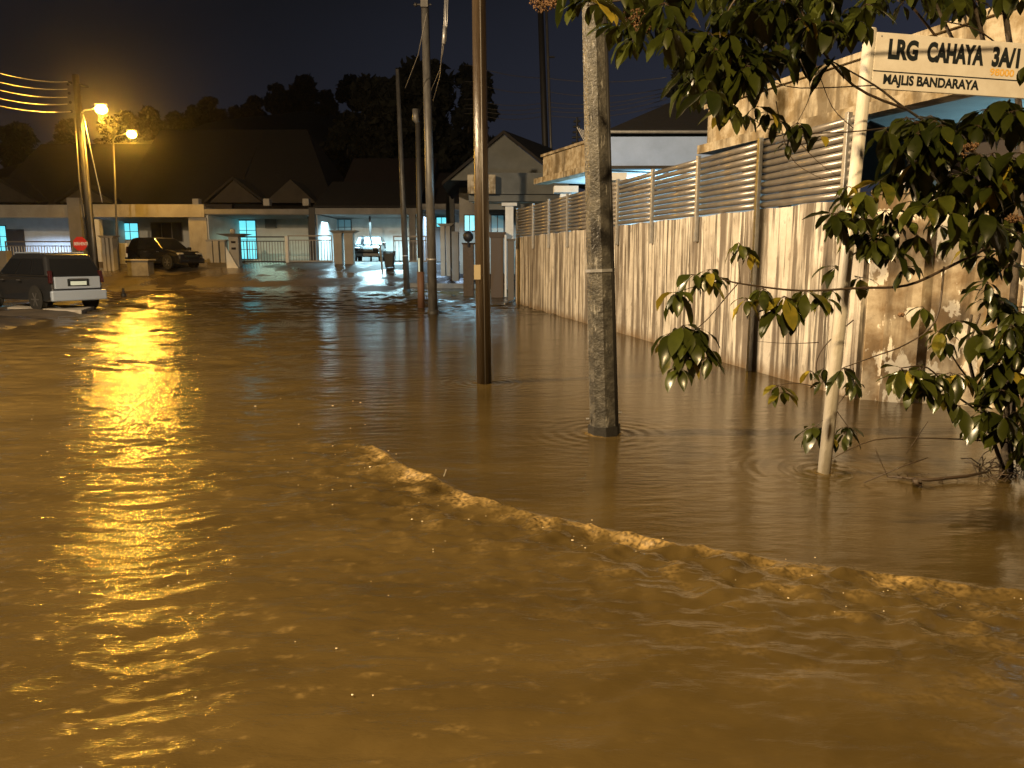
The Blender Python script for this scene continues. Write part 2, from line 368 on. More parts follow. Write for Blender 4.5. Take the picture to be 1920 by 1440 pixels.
def water_foam(x, y):
    sd, flow = masks(x, y)
    n = fbm(x*6, y*9, 4, 90)
    e = (1-.6*sstep(.3, 2.4, x))*sstep(-.03, .03, sd)*np.exp(-np.maximum(sd-.06, 0)/(.07+.045*n))*sstep(6.7, 6.3, y)*sstep(-1.7,-1.0,x)
    w = sstep(0, .1, sd)*np.exp(-np.maximum(sd, 0)/.7)*sstep(6.9, 6.3, y)*sstep(.1, 1.3, n)*.45*sstep(-2.2,-1.2,x)
    l = sstep(.55, 1.25, fbm(x*13, y*24, 4, 95))*flow*.30*sstep(9, 4, y)
    for (qx, qy, rr_) in POSTS:
        rd = np.hypot(x-qx, (y-qy)); w = w+.55*np.exp(-np.maximum(rd-rr_-.01, 0)/.028)*(rd < 1)*(.6+.6*n)
    return np.clip(e*(.66+.55*n)+w*1.2+l, 0, 1)
wxs = [-v for v in grow(3.2, 46, .022, .012)][::-1]+[float(v) for v in np.arange(-3.18, 3.2, .022)]+grow(3.2, 30, .03, .02)
wys = [-12, -8, -4, -1, 0]+[float(v) for v in np.arange(.3, 1.5, .03)]+[]
yy = 1.5
while yy < 37.8: wys.append(yy); yy += max(.010, .0036*yy)
mw = bpy.data.materials.new('muddy_water'); mw.use_nodes = True; n_ = mw.node_tree; b_ = n_.nodes['Principled BSDF']
b_.inputs['Roughness'].default_value = .16; b_.inputs['IOR'].default_value = 1.33
a_ = n_.nodes.new('ShaderNodeAttribute'); a_.attribute_name = 'foam'
t_ = n_.nodes.new('ShaderNodeTexCoord'); z1 = n_.nodes.new('ShaderNodeTexNoise'); z1.inputs['Scale'].default_value = 1.1; z1.inputs['Detail'].default_value = 6
mp_ = n_.nodes.new('ShaderNodeMapping'); mp_.inputs['Scale'].default_value = (.6, 1.5, 1)
n_.links.new(t_.outputs['Object'], mp_.inputs[0]); n_.links.new(mp_.outputs[0], z1.inputs['Vector'])
r_ = n_.nodes.new('ShaderNodeValToRGB'); r_.color_ramp.elements[0].position = .35; r_.color_ramp.elements[1].position = .68
r_.color_ramp.elements[0].color = (.046, .0305, .0095, 1); r_.color_ramp.elements[1].color = (.067, .045, .0145, 1)
n_.links.new(z1.outputs['Fac'], r_.inputs[0])
zf = n_.nodes.new('ShaderNodeTexNoise'); zf.inputs['Scale'].default_value = 42; zf.inputs['Detail'].default_value = 5
n_.links.new(t_.outputs['Object'], zf.inputs['Vector'])
rf = n_.nodes.new('ShaderNodeMapRange'); rf.inputs[1].default_value = .35; rf.inputs[2].default_value = .6
n_.links.new(zf.outputs['Fac'], rf.inputs[0])
mu = n_.nodes.new('ShaderNodeMath'); mu.operation = 'MULTIPLY'; n_.links.new(a_.outputs['Fac'], mu.inputs[0]); n_.links.new(rf.outputs[0], mu.inputs[1])
mx_ = n_.nodes.new('ShaderNodeMix'); mx_.data_type = 'RGBA'; n_.links.new(mu.outputs[0], mx_.inputs[0]); n_.links.new(r_.outputs[0], mx_.inputs[6])
mx_.inputs[7].default_value = (.30, .20, .07, 1); n_.links.new(mx_.outputs[2], b_.inputs['Base Color'])
ro = n_.nodes.new('ShaderNodeMapRange'); ro.inputs[3].default_value = .12; ro.inputs[4].default_value = .5
n_.links.new(a_.outputs['Fac'], ro.inputs[0]); n_.links.new(ro.outputs[0], b_.inputs['Roughness'])
zb = n_.nodes.new('ShaderNodeTexNoise'); zb.inputs['Scale'].default_value = 11; zb.inputs['Detail'].default_value = 5; zb.inputs['Roughness'].default_value = .6
mb_ = n_.nodes.new('ShaderNodeMapping'); mb_.inputs['Scale'].default_value = (.6, 1.8, 1); n_.links.new(t_.outputs['Object'], mb_.inputs[0]); n_.links.new(mb_.outputs[0], zb.inputs['Vector'])
bb = n_.nodes.new('ShaderNodeBump'); fl_ = n_.nodes.new('ShaderNodeAttribute'); fl_.attribute_name = 'flow'; fr_ = n_.nodes.new('ShaderNodeMapRange'); fr_.inputs[3].default_value = .18; fr_.inputs[4].default_value = .5
n_.links.new(fl_.outputs['Fac'], fr_.inputs[0]); n_.links.new(fr_.outputs[0], bb.inputs['Strength']); bb.inputs['Distance'].default_value = .02
n_.links.new(zb.outputs['Fac'], bb.inputs['Height']); n_.links.new(bb.outputs[0], b_.inputs['Normal'])
M['water'] = mw
grid_object('water', np.array(wxs), np.array(wys), water_z, mw, attr=water_foam)

# foam flecks and rain splashes on the surface
fm = MB()
for k in range(190):
    if k < 110:
        i = random.random()*(len(FOAM)-1); a = FOAM[int(i)]; b = FOAM[min(int(i)+1, len(FOAM)-1)]; p = a+(b-a)*(i % 1)
        x = p[0]+random.gauss(-.05, .22)-abs(random.gauss(0, .25)); y = p[1]-abs(random.gauss(.05, .35))
    else:
        y = 1.9+random.random()**1.6*7; x = -(.22+random.random()*.5)*y+.6
    if y < 1.6: continue
    r = random.uniform(.0012, .0042)*(1 if k % 9 else 1.7)
    fm.ball((x, y, .012+random.random()*.01), r*(1+.12*y), 6, .35)
fo = fm.build('foam_flecks', mat('foam_bubble', (.72,.60,.42), .25, spec=.8), smooth=True); tag(fo, kind='stuff')
fo['label'] = 'small pale foam flecks and bubbles drifting on the brown flood water'; fo['category'] = 'foam'

# ---- hills ----------------------------------------------------------------
def hill_z(x, y):
    px = 960+F_PX*x/150.0
    ridge = -4+np.interp(px, [-900, -300, 100, 250, 330, 480, 590, 660, 760, 950, 1150, 1500, 2600], [14, 17, 21, 26, 26, 30.5, 32, 31, 32, 22, 10, 5, 3])
    return -1+(ridge+1)*sstep(72, 150, y)*(1-.3*sstep(160, 260, y))+1.2*fbm(x*.06, y*.06, 3, 15)*sstep(80, 110, y)
grid_object('hills', np.arange(-230, 160, 3.0), np.arange(64, 270, 3.0), hill_z, M['hill'])

# ================================================================== WALL ALONG THE STREET
def wall_xy(Y): return Vector((.147+(26.5-Y)*.209, Y, 0))
WD = (wall_xy(8.98)-wall_xy(26.5)).normalized()       # towards the camera
WN = Vector((WD.y, -WD.x, 0));  WN = WN if WN.x > 0 else -WN   # to the yard side
def wp(Y, z, off=0.0): p = wall_xy(Y)+WN*off; p.z = z; return p
WT = 2.24; LT = 3.14
y_far, y_near = 26.6, 8.60
bw = empty('boundary_wall', wp(17, 0), 'long stained concrete street wall topped by a metal louvre screen', 'wall')
mb = MB(); nseg = 60
vs = []
for i in range(nseg+1):
    Y = y_far+(y_near-y_far)*i/nseg; zt = WT+.012*math.sin(i*1.7)
    vs += [wp(Y, -.6), wp(Y, zt), wp(Y, zt, .14), wp(Y, -.6, .14)]
fs = []
for i in range(nseg):
    a = i*4
    for k in range(3): fs.append((a+k, a+4+k, a+5+k, a+1+k))
fs += [(3, 2, 1, 0), tuple(nseg*4+k for k in range(4))]
mb.add(vs, fs).build('wall_panel', M['wall'], bw)
ys = [8.98+1.87*k for k in range(10)]; ys[-1] = 26.2
for i, Y in enumerate(ys):
    a = MB(); zb = WT-.40 if i not in (1,) else -.4
    a.obox((wp(Y, (zb+LT+.05)/2, -.045)), WD*.032, WN*.03, Vector((0, 0, (LT+.05-zb)/2)))
    a.build('post', M['galv'], bw, bevel=.006)
for i in range(9):
    Y0, Y1 = ys[i]+.06, ys[i+1]-.06; a = MB(); ns_ = 10
    if i == 0: Y0 = 8.80
    for k in range(ns_):
        z = WT+.055+(LT-WT-.085)*k/(ns_-1)
        c = (wp(Y0, z, .0)+wp(Y1, z, .0))/2; L = (wp(Y0, z)-wp(Y1, z)).length/2
        # blade tilted like a louvre
        a.tube([c-WD*L, c+WD*L], .043, 10)
    a.build('louvre_panel', M['louvre'], bw, smooth=True)
# ---- side wall, turning right at the corner
cw = wp(8.60, 0); e2 = on(1950, 770); e2 = cw+(e2-cw).normalized()*6.0
sd_ = (e2-cw).normalized(); sn = Vector((-sd_.y, sd_.x, 0))
sw = empty('side_wall', (cw+e2)/2, 'peeling plastered wall behind the leafy shrub, turning right from the louvre screen', 'wall')
a = MB(); ztop = 2.27
a.obox((cw+sd_*3.05+sn*.09)+Vector((0, 0, (ztop-.6)/2)), sd_*2.99, sn*.085, Vector((0, 0, (ztop+.6)/2))).build('wall_panel', M['sidewall'], sw, bevel=.01)
a = MB(); a.obox(cw+sd_*3.05+sn*.09+Vector((0, 0, ztop+.025)), sd_*3.02, sn*.11, Vector((0, 0, .025))).build('coping', M['sidewall'], sw)
for q in (.42,): 
    a = MB(); a.obox(cw+sd_*q+sn*-.02+Vector((0, 0, .75)), sd_*.17, sn*.03, Vector((0, 0, 1.35))).build('pilaster', M['sidewall'], sw)

# ================================================================== POLES
def pole(name, base, top, r0, r1, m, label, cat, n=12, group=None, sink=.5):
    b = Vector(base); t = Vector(top); d = (t-b).normalized(); b2 = b-d*sink
    e = empty(name, b, label, cat, group)
    MB().tube([b2, b.lerp(t, .5), t], [r0, (r0+r1)/2, r1], n).build('pole', m, e, smooth=(n > 8))
    return e
def ring(e, b, t, f, r, h, m, n=12, name='band'):
    d = (Vector(t)-Vector(b)).normalized(); c = Vector(b).lerp(Vector(t), f)
    MB().tube([c-d*h/2, c+d*h/2], r, n).build(name, m, e, smooth=n > 8)
def pcoord(base_px, top_px, zb=0.0):
    b = on(*base_px, zb); return b, at(top_px[0], top_px[1], b.y)
# near octagonal concrete pole
b, t = pcoord((1133, 812), (1112, -60)); p1b, p1t = b, t
e = pole('utility_pole', b, t, .134, .098, M['conc_pole'], 'nearest pole, thick octagonal mottled concrete with a dark collar at its foot', 'pole', n=8)
ring(e, b, t, .0, .150, .16, M['base'], 8, 'collar'); ring(e, b, t, .372, .132, .025, M['galv'], 8, 'band')
for k, (dx, f) in enumerate([(-.14, .035), (.13, .05)]):
    c = b.lerp(t, f)+Vector((dx*.98, -.03, 0)); MB().tube([c, c+Vector((.03 if dx > 0 else -.03, 0, 0))], .009, 6).build('bolt', M['galv'], e)
# conduit along its right side
MB().tube([b+Vector((.105, -.075, 0)), b.lerp(t, .5)+Vector((.095, -.07, 0)), t+Vector((.08, -.05, 0))], .019, 8).build('conduit', M['dark_pole'], e, smooth=True)
# brown pole
b, t = pcoord((908, 718), (897, -60)); p2b, p2t = b, t
e = pole('utility_pole', b, t, .098, .082, M['wood_pole'], 'slim glossy brown pole with a pale sticker, second nearest', 'pole', n=14)
c = at(898, 510, b.y); MB().obox(c+Vector((-.012, -.093, 0)), Vector((.045, .012, 0)), Vector((0, .004, 0)), Vector((0, 0, .09))).build('sticker', mat('paper_sticker', (.62,.52,.35), .6), e)
MB().tube([b+Vector((.02, -.098, 0)), t+Vector((.02, -.084, 0))], .008, 6).build('cable', M['cable'], e, smooth=True)
# grey pole with insulators
b, t = pcoord((812, 588), (796, -25)); p3b, p3t = b, t
e = pole('utility_pole', b, t, .135, .10, M['grey_pole'], 'tall grey pole with insulator bracket at its top and dark collar', 'pole', n=12)
ring(e, b, t, .0, .155, .22, M['base'], 12, 'collar'); ring(e, b, t, .175, .137, .05, M['galv'], 12, 'band')
for f, s_ in ((.99, 1), (.945, 1)):
    c = b.lerp(t, f)
    MB().tube([c+Vector((-.22, -.1, 0)), c+Vector((.18, -.1, 0))], .022, 6).build('bracket', M['dark_pole'], e)
    MB().ball(c+Vector((-.24, -.1, 0)), .055, 8).build('insulator', M['dark_pole'], e, smooth=True)
MB().obox(b.lerp(t, .965)+Vector((0, -.13, 0)), Vector((.10, 0, 0)), Vector((0, .05, 0)), Vector((0, 0, .25))).build('junction_box', M['grey_pole'], e, bevel=.01)
# short rusty pole beside it
b, t = pcoord((790, 578), (783, 205)); p4b, p4t = b, t
e = pole('utility_pole', b, t, .10, .075, M['dark_pole'], 'short dark pole with a rusty foot beside the tall grey pole', 'pole', n=10)
MB().tube([b, b.lerp(t, .19)], .112, 10).build('pole_foot', mat('rusty_foot', (.10,.05,.03), .7), e, smooth=True)
MB().tube([b.lerp(t, .19)+Vector((-.03, -.108, 0)), b.lerp(t, .26)+Vector((-.03, -.106, 0))], .03, 6).build('reflector', M['plate'], e)
MB().tube([t+Vector((0, 0, -.45)), t+Vector((-.05, -.05, -.3)), t+Vector((-.06, -.05, 0))], [.04, .11, .09], 10).build('fitting', M['grey_pole'], e, smooth=True)
# grey pole further back
b, t = pcoord((763, 548), (745, 130)); p5b, p5t = b, t
e = pole('utility_pole', b, t, .15, .085, M['grey_pole'], 'bare tapering grey pole standing in front of the big dark tree', 'pole', n=12)
ring(e, b, t, .0, .18, .28, M['base'], 12, 'collar'); ring(e, b, t, .17, .15, .05, M['galv'], 12, 'band')
# tall dark pole behind the gable house
b = at(1031, 470, 42); t = at(1012, -20, 42); b.z = .8; p6t = t
e = pole('utility_pole', b, t, .19, .15, M['dark_pole'], 'tall dark pole rising behind the gabled house against the sky', 'pole', n=10)
MB().tube([b+Vector((.30, 0, 0)), t+Vector((.30, 0, 0))], .07, 8).build('conduit', M['grey_pole'], e, smooth=True)
MB().tube([at(1026, 107, 42), at(1040, 107, 42)], .05, 6).build('bracket', M['dark_pole'], e)
# small pole top with insulators near the second canopy
b = at(1084, 400, 36); t = at(1082, 220, 36); b.z = .8
e = pole('utility_pole', b, t, .07, .05, M['dark_pole'], 'thin dark pole top with stacked insulators showing above the stained canopy', 'pole', n=8)
for k in range(5):
    c = at(1082, 228+k*10, 36); MB().tube([c+Vector((-.16-.02*k, 0, 0)), c+Vector((.14, 0, .02))], [.05, .05], 6).build('insulator', M['dark_pole'], e)
# thin stake by the driveway
b = at(718, 527, 41.5); b.z = float(ground_z(np.array([b.x]), np.array([b.y]))[0]); t = at(712, 458, 41.5)
MBs = MB().tube([b-Vector((0, 0, .2)), b.lerp(t, .6), t], [.05, .05, .045], 8)
tag(MBs.build('stake', M['cream'], smooth=True), 'thin pale upright stake at the edge of the driveway', 'stake')

# street lamps
def street_lamp(base, top, lamp, label, lit_col, r=.075, watts=900, extra=False):
    e = empty('street_lamp', base, label, 'street lamp', 'lit sodium street lamps on the far side')
    MB().tube([base-Vector((0, 0, .3)), base.lerp(top, .35), base.lerp(top, .36), top], [r*1.25, r*1.15, r*.85, r*.7], 10).build('pole', M['grey_pole'], e, smooth=True)
    d = lamp-top
    arm = [top, top+Vector((d.x*.15, d.y*.15, d.z*.7)), top+Vector((d.x*.5, d.y*.5, d.z*.95)), lamp+Vector((-.25*np.sign(d.x), 0, .08))]
    MB().tube(arm, .03, 8).build('arm', M['galv'], e, smooth=True)
    h = MB(); h.obox(lamp+Vector((0, 0, .20)), Vector((.26, 0, 0)), Vector((0, .12, 0)), Vector((0, 0, .04)))
    h = h.build('lamp_head', M['galv'], e, bevel=.04)
    MB().ball(lamp+Vector((0, 0, 0)), .24, 12, .8).build('bulb', M['bulb'], h, smooth=True)
    spot_light('lamp_light', lamp-Vector((0, .0, .40)), lamp-Vector((0, 2.3, 5)), watts, lit_col, 164, .12, .16)
    return e
L1 = at(190, 205, 34); b1 = at(178, 482, 34); b1.z = .05; t1 = at(153, 212, 34)
street_lamp(b1, t1, L1, 'lit orange street lamp on a bright bent pole next to the black cable pole', SODIUM, .068, 2800)
L2 = at(247, 252, 42); b2 = at(222, 508, 42); t2 = at(212, 262, 42)
street_lamp(b2, t2, L2, 'lower lit orange street lamp, further right, its thin pole unlit at the top', SODIUM, .062, 1000)
# dark cable pole on the left
b = at(176, 485, 34.6); b.z = 0; t = at(141, 140, 34.6); pLt = t
e = pole('utility_pole', b, t, .20, .14, M['dark_pole'], 'thick black cable pole behind the parked silver car', 'pole', n=10)
MB().tube([t+Vector((-.3, 0, -.3)), t+Vector((.5, 0, -.5))], .05, 6).build('bracket', M['dark_pole'], e)
for k in range(4): MB().ball(at(128+k*2, 158+k*17, 34.4), .07, 8).build('insulator', M['dark_pole'], e, smooth=True)
MB().tube([at(140, 215, 34.3), at(148, 330, 34.3), at(163, 470, 34.3)], .03, 6).build('conduit', M['grey_pole'], e, smooth=True)
def cable(pts, r, label, group=None, m=None, name='cable'):
    o = MB().tube(pts, r, 5).build(name, m or M['cable'], smooth=True); tag(o, label, 'cable', group); return o
for k, (ya, yb) in enumerate([(118, 153), (138, 167), (153, 182), (172, 195), (188, 209)]):
    cable(sag(at(-160, ya-42, 25), at(126+(k > 3)*8, yb, 34.4), .35, 20), .017,
          ['topmost', 'second from top', 'middle', 'second from bottom', 'lowest'][k]+' of the five cables sagging to the black pole on the left', 'cables sagging to the black pole', m=M['galv'])
cable(sag(at(156, 215, 33.9), at(192, 380, 33.5), .05), .022, 'bright stay cable coming down diagonally from the nearer lit street lamp', m=M['galv'])
cable(sag(at(152, 230, 33.9), at(172, 380, 33.5), .05), .015, 'thin faint cable between the lit pole and its stay cable')
for k, (ya, yb, d) in enumerate([(120, 145, .2), (150, 165, .3), (183, 172, .3), (194, 178, .3), (201, 186, .3), (210, 195, .3)]):
    cable([at(870, ya+d*10, 48), *sag(at(880, ya, 48), at(1026, (ya+yb)/2+14, 42), d)[1:-1], *sag(at(1026, (ya+yb)/2+14, 42), at(1250, yb, 37), d)], .016,
          ['topmost', 'second from top', 'third from top', 'third from bottom', 'second from bottom', 'lowest'][k]+' of the thin wires crossing the night sky behind the poles', 'thin wires crossing the sky')
# loose drop wires hanging by the grey pole
hb = MB()
for k in range(5):
    x = 838+random.uniform(-5, 5)
    hb.tube([at(x, -30, 20+k*.1), at(x-2, 40, 20+k*.1), at(x-6+k, 78, 20.1+k*.1)], .013+.006*(k == 2), 5)
hb.tube([at(834, 50, 20), at(832, 82, 20)], .05, 6)
tag(hb.build('cable_bundle', M['galv'], smooth=True), 'bundle of pale drop wires hanging between the grey and brown poles', 'cable')
for k, (x1, y1, x2, y2) in enumerate([(834, 75, 808, 170), (830, 78, 812, 190), (800, 25, 760, 165)]):
    cable([at(x1, y1, 20.2), at((x1+x2)/2+4, (y1+y2)/2+8, 21), at(x2, y2, 21.4)], .012, ['inner', 'outer', 'left hand'][k]+' slack drop wire curving down beside the tall grey pole', 'slack drop wires')

# stop sign
sc = at(150, 457, 31); e = empty('stop_sign', Vector((sc.x, sc.y, .1)), 'red octagonal stop sign standing behind the parked silver car', 'sign')
MB().tube([(sc.x, sc.y+.03, 0), (sc.x, sc.y+.03, sc.z)], .03, 8).build('post', M['dark_pole'], e)
R8 = .29; oc = [(sc.x+R8*math.cos(math.pi/8+k*math.pi/4), sc.y, sc.z+R8*math.sin(math.pi/8+k*math.pi/4)) for k in range(8)]
pl = MB().prism(oc, (0, 0, 0), (0, .01, 0)).build('plate', M['red'], e)

def text_mesh(txt, mtl, origin, ex, ez, height, parent, name='lettering', bold=.012, xs=1.0, thick=.0015):
    """text laid along ex (unit) / ez (unit), origin = lower left"""
    cu = bpy.data.curves.new('t', 'FONT'); cu.body = txt; cu.size = 1; cu.offset = bold; cu.extrude = .004; cu.resolution_u = 4
    to = bpy.data.objects.new('t', cu); COL.objects.link(to); dg = bpy.context.evaluated_depsgraph_get()
    me = bpy.data.meshes.new_from_object(to.evaluated_get(dg)); bpy.data.objects.remove(to)
    co = np.empty(len(me.vertices)*3); me.vertices.foreach_get('co', co); co = co.reshape(-1, 3)
    h = height/.70; w = (co[:, 0].max()-co[:, 0].min())
    ex = Vector(ex).normalized(); ez = Vector(ez).normalized(); en = ex.cross(ez)
    o = Vector(origin); pts = []
    inv = wm(parent).inverted()
    for p in co: pts += list(inv @ (o+ex*((p[0]-co[:, 0].min())*h*xs)+ez*(p[1]*h)+en*(p[2]*thick/.004)))
    me.vertices.foreach_set('co', pts); me.update(); me.name = name
    ob = bpy.data.objects.new(name, me); COL.objects.link(ob); ob.parent = parent; me.materials.clear(); me.materials.append(mtl)
    return ob, w*h*xs
bpy.context.view_layer.update()
text_mesh('BERHENTI', M['white'], (sc.x-.235, sc.y-.004, sc.z-.06), (1, 0, 0), (0, 0, 1), .12, pl, xs=.72, bold=.02)

# ================================================================== STREET NAME SIGN
b = on(1545, 886); t = at(1632, 57, b.y-.02)
e = empty('street_name_sign', b, 'leaning white street name sign post with white board, growing through the leaves', 'sign')
post = MB().tube([b-(t-b).normalized()*.5, t], [.047, .041], 16).build('post', M['sign_post'], e, smooth=True)
MB().tube([t, t+(t-b).normalized()*.012], [.043, .036], 16).build('cap', M['sign_post'], e, smooth=True)
pa = at(1640, 60, t.y-.02); pb_ = at(1640-10.5, 166, t.y-.02)
ez = (pa-pb_); H = ez.length; ez.normalize()
pr = at(1903, 93, t.y+.14); ex = (pr-pa).normalized(); ex = (ex-ez*ex.dot(ez)).normalized(); en = ex.cross(ez)
Lw = 1.22
c = pb_+ex*(Lw/2+.01)+ez*(H/2)
pan = MB().obox(c, ex*(Lw/2), en*.011, ez*(H/2)).build('sign_board', M['sign'], e, bevel=.004)
o0 = pb_+ex*.01+en*.0125
zsplit = H*.315
MB().obox(o0+ex*(Lw/2)+ez*zsplit, ex*(Lw/2), en*.001, ez*.0035).build('divider', M['black'], pan)
kx = (pr-pa).length/263
def fit(txt, m, x0, w, z, h, bold):
    ob, w0 = text_mesh(txt, m, o0, ex, ez, h, pan, bold=bold); bpy.data.objects.remove(ob)
    text_mesh(txt, m, o0+ex*(x0*kx)+ez*z, ex, ez, h, pan, xs=w*kx/w0, bold=bold)
fit('LRG', M['black'], 24, 54, H*.56, .118, .048); fit('CAHAYA', M['black'], 95, 106, H*.56, .118, .048)
fit('3A/1', M['black'], 217, 52, H*.56, .118, .048); fit('98000', M['yellow'], 216, 46, H*.38, .046, .02)
fit('MAJLIS BANDARAYA', M['black'], 20, 178, H*.10, .060, .035)
for k in (0.04, .96):
    MB().ball(pb_+ex*(Lw*k)+en*.013+ez*(H*.93), .006, 6).build('rivet', M['galv'], pan)

# ================================================================== TERRACE HOUSES (far side)
def X(px, Y): return at(px, 481, Y).x
def Z(py, Y): return at(960, py, Y).z
def gz(x, y): return float(ground_z(np.array([x]), np.array([y]))[0])
def tri_prism(mb, x0, x1, xa, z0, za, y0, y1):
    return mb.add([(x0,y0,z0),(x1,y0,z0),(xa,y0,za),(x0,y1,z0),(x1,y1,z0),(xa,y1,za)], [(0,1,2),(5,4,3),(0,3,4,1),(1,4,5,2),(2,5,3,0)])
YF, YB = 45.5, 51.0
def window(parent, x0, x1, z0, z1, Y, glass, frame, nx=3, nz=2, name='window', curtain=False):
    a = MB(); t = .05
    a.box(x0-t, x1+t, Y-.05, Y, z1, z1+t); a.box(x0-t, x1+t, Y-.05, Y, z0-t, z0); a.box(x0-t, x0, Y-.05, Y, z0, z1); a.box(x1, x1+t, Y-.05, Y, z0, z1)
    for k in range(1, nx): xx = x0+(x1-x0)*k/nx; a.box(xx-.02, xx+.02, Y-.045, Y-.005, z0, z1)
    for k in range(1, nz): zz = z0+(z1-z0)*k/nz; a.box(x0, x1, Y-.040, Y-.010, zz-.018, zz+.018)
    w = a.build(name, frame, parent)
    MB().box(x0, x1, Y-.022, Y-.018, z0, z1).build('pane', glass, w)
    return w
def terrace(px0, px1, label, band, roofm, z_ridge, eave_y, wallm, light, gable, hip=False):
    x0, x1 = X(px0, YF), X(px1, YF)
    e = empty('terrace_house', ((x0+x1)/2, YB, GZ), label, 'house', 'terrace houses across the far street')
    zt, zb = Z(band[0], YF), Z(band[1], YF)
    # back wall with side fins
    MB().box(x0, x1, YB, YB+.2, GZ-.2, zt).build('wall', wallm, e)
    MB().box(x0-.1, x0+.1, YF+.3, YB-.003, GZ-.2, zb-.003).build('party_wall', wallm, e)
    # canopy slab with fascia
    c = MB(); c.box(x0+.003, x1-.003, YF, YF+.16, zb, zt); c.box(x0+.003, x1-.003, YF+.16, YB-.003, zt-.32, zt-.14)
    c.build('porch_canopy', M['cream'] if band[2] else M['greyplaster'], e)
    # main roof behind
    ze = zt+.25; yr = YB+6.5
    r = MB()
    if hip: vs = [(x0, YB-.8, ze), (x1+.3, YB-.8, ze), (x1-3.2, yr, z_ridge), (x0, yr, z_ridge), (x0, yr+7, ze), (x1+.3, yr+7, ze)]; fs = [(0,1,2,3), (3,2,5,4), (1,5,2), (0,3,4)]
    else: vs = [(x0, YB-.8, ze), (x1, YB-.8, ze), (x1, yr, z_ridge), (x0, yr, z_ridge), (x0, yr+7, ze), (x1, yr+7, ze)]; fs = [(0,1,2,3), (3,2,5,4), (1,5,2), (0,3,4)]
    r.add(vs, fs).build('roof', roofm, e)
    MB().box(x0+.003, x1-.003, YB-.95, YB-.8, zt-.1, ze+.05).build('fascia_board', M['darkwood'], e)
    if gable:
        gx0, gx1, gxa = X(gable[0], YB-1.5), X(gable[2], YB-1.5), X(gable[1], YB-1.5)
        zg0, zga = Z(380, YB-1.5)+.02, Z(gable[3], YB-1.5)
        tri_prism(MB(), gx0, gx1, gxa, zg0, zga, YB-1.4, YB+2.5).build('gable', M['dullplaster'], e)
        a = MB()
        for xa_, xb_ in ((gx0-.25, gxa), (gx1+.25, gxa)):
            s = 1 if xb_ > xa_ else -1
            a.add([(xa_, YB-1.6, zg0-.05), (xb_, YB-1.6, zga+.04), (xb_, YB+2.6, zga+.04), (xa_, YB+2.6, zg0-.05),
                   (xa_, YB-1.6, zg0+.12), (xb_, YB-1.6, zga+.22), (xb_, YB+2.6, zga+.22), (xa_, YB+2.6, zg0+.12)],
                  [(0,1,2,3),(7,6,5,4),(0,4,5,1),(1,5,6,2),(2,6,7,3),(3,7,4,0)])
        a.build('gable_roof', roofm, e)
    return e, x0, x1, zt, zb
wht = mat('porch_wall', (.62,.62,.60), .8, col2=(.52,.52,.50), scale=1.5)
# A
e, x0, x1, zt, zb = terrace(-130, 148, 'leftmost terrace house with a pale parapet and blue lit porch wall', (384, 408, 1), M['tile'], 9.6, 0, wht, 0, (-60, 8, 75, 338))
window(e, X(-30, YB), X(16, YB), Z(482, YB), Z(424, YB), YB-.002, M['glass_lit'], M['darkiron'], 4, 3)
MB().box(X(17, YB), X(50, YB), YB-.08, YB-.004, GZ, Z(430, YB)).build('door', M['darkwood'], e)
MB().tube([(X(40, YB), YF+.4, Z(412, YF)), (X(40, YB)+.5, YF+.4, Z(412, YF))], .04, 6).build('porch_light', M['tube'], e)
MB().box(X(137, YF), X(160, YF), YF-.15, YF+.25, GZ-.3, Z(371, YF)).build('pillar', M['greyplaster'], e)
porch_light((X(70, 48.5), 48.2, Z(425, 48)), 750, (.45,.66,1.0))
# B
e, x0, x1, zt, zb = terrace(148, 388, 'terrace house behind the black minivan, small blue lit window under a pale parapet', (383, 407, 1), M['tile'], 10.6, 0, wht, 0, (120, 165, 215, 350))
window(e, X(218, YB), X(263, YB), Z(449, YB), Z(419, YB), YB-.002, M['glass_lit'], M['darkiron'], 3, 2)
window(e, X(288, YB), X(345, YB), Z(452, YB), Z(418, YB), YB-.002, M['glass_dark'], M['greyplaster'], 3, 1)
MB().box(X(355, YF), X(389, YF), YF+.18, YF+.5, GZ-.3, zb-.003).build('pillar', M['cream'], e)
MB().box(X(177, YF), X(189, YF), YF+.1, YF+.5, GZ-.3, Z(411, YF)).build('pillar', M['white'], e)
# C
e, x0, x1, zt, zb = terrace(388, 590, 'terrace house with a tall glowing turquoise sliding door beside its porch wall', (392, 401, 0), M['tile'], 10.6, 0, wht, 0, (398, 445, 495, 338), hip=True)
w = window(e, X(432, YB), X(482, YB), GZ+.15, Z(414, YB), YB-.002, M['glass_lit'], M['darkiron'], 3, 4, 'sliding_door')
a = MB(); a.box(X(502, YB), X(522, YB), YB-.3, YB-.01, Z(428, YB), Z(409, YB)); a.build('air_conditioner', M['greyplaster'], e, bevel=.03)
MB().box(X(388, YB), X(419, YB), YB-.05, YB-.003, Z(446, YB), Z(415, YB)).build('dark_window', M['glass_dark'], e)
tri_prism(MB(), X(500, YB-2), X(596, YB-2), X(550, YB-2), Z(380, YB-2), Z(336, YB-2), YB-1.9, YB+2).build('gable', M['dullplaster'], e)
MB().box(X(583, YF), X(594, YF), YF-.1, YF+.3, GZ-.3, Z(389, YF)).build('pillar', M['dark_pole'], e)
porch_light((X(510, 48.5), 48.0, Z(415, 48)), 75, (.66,1.0,.74))
for px_ in (374, 505, 578):
    MB().box(X(px_-6, YF+1), X(px_+6, YF+1), YF+.9, YF+1.4, Z(384, YF), Z(370, YF)).build('water_tank', M['cream'], e, bevel=.04)
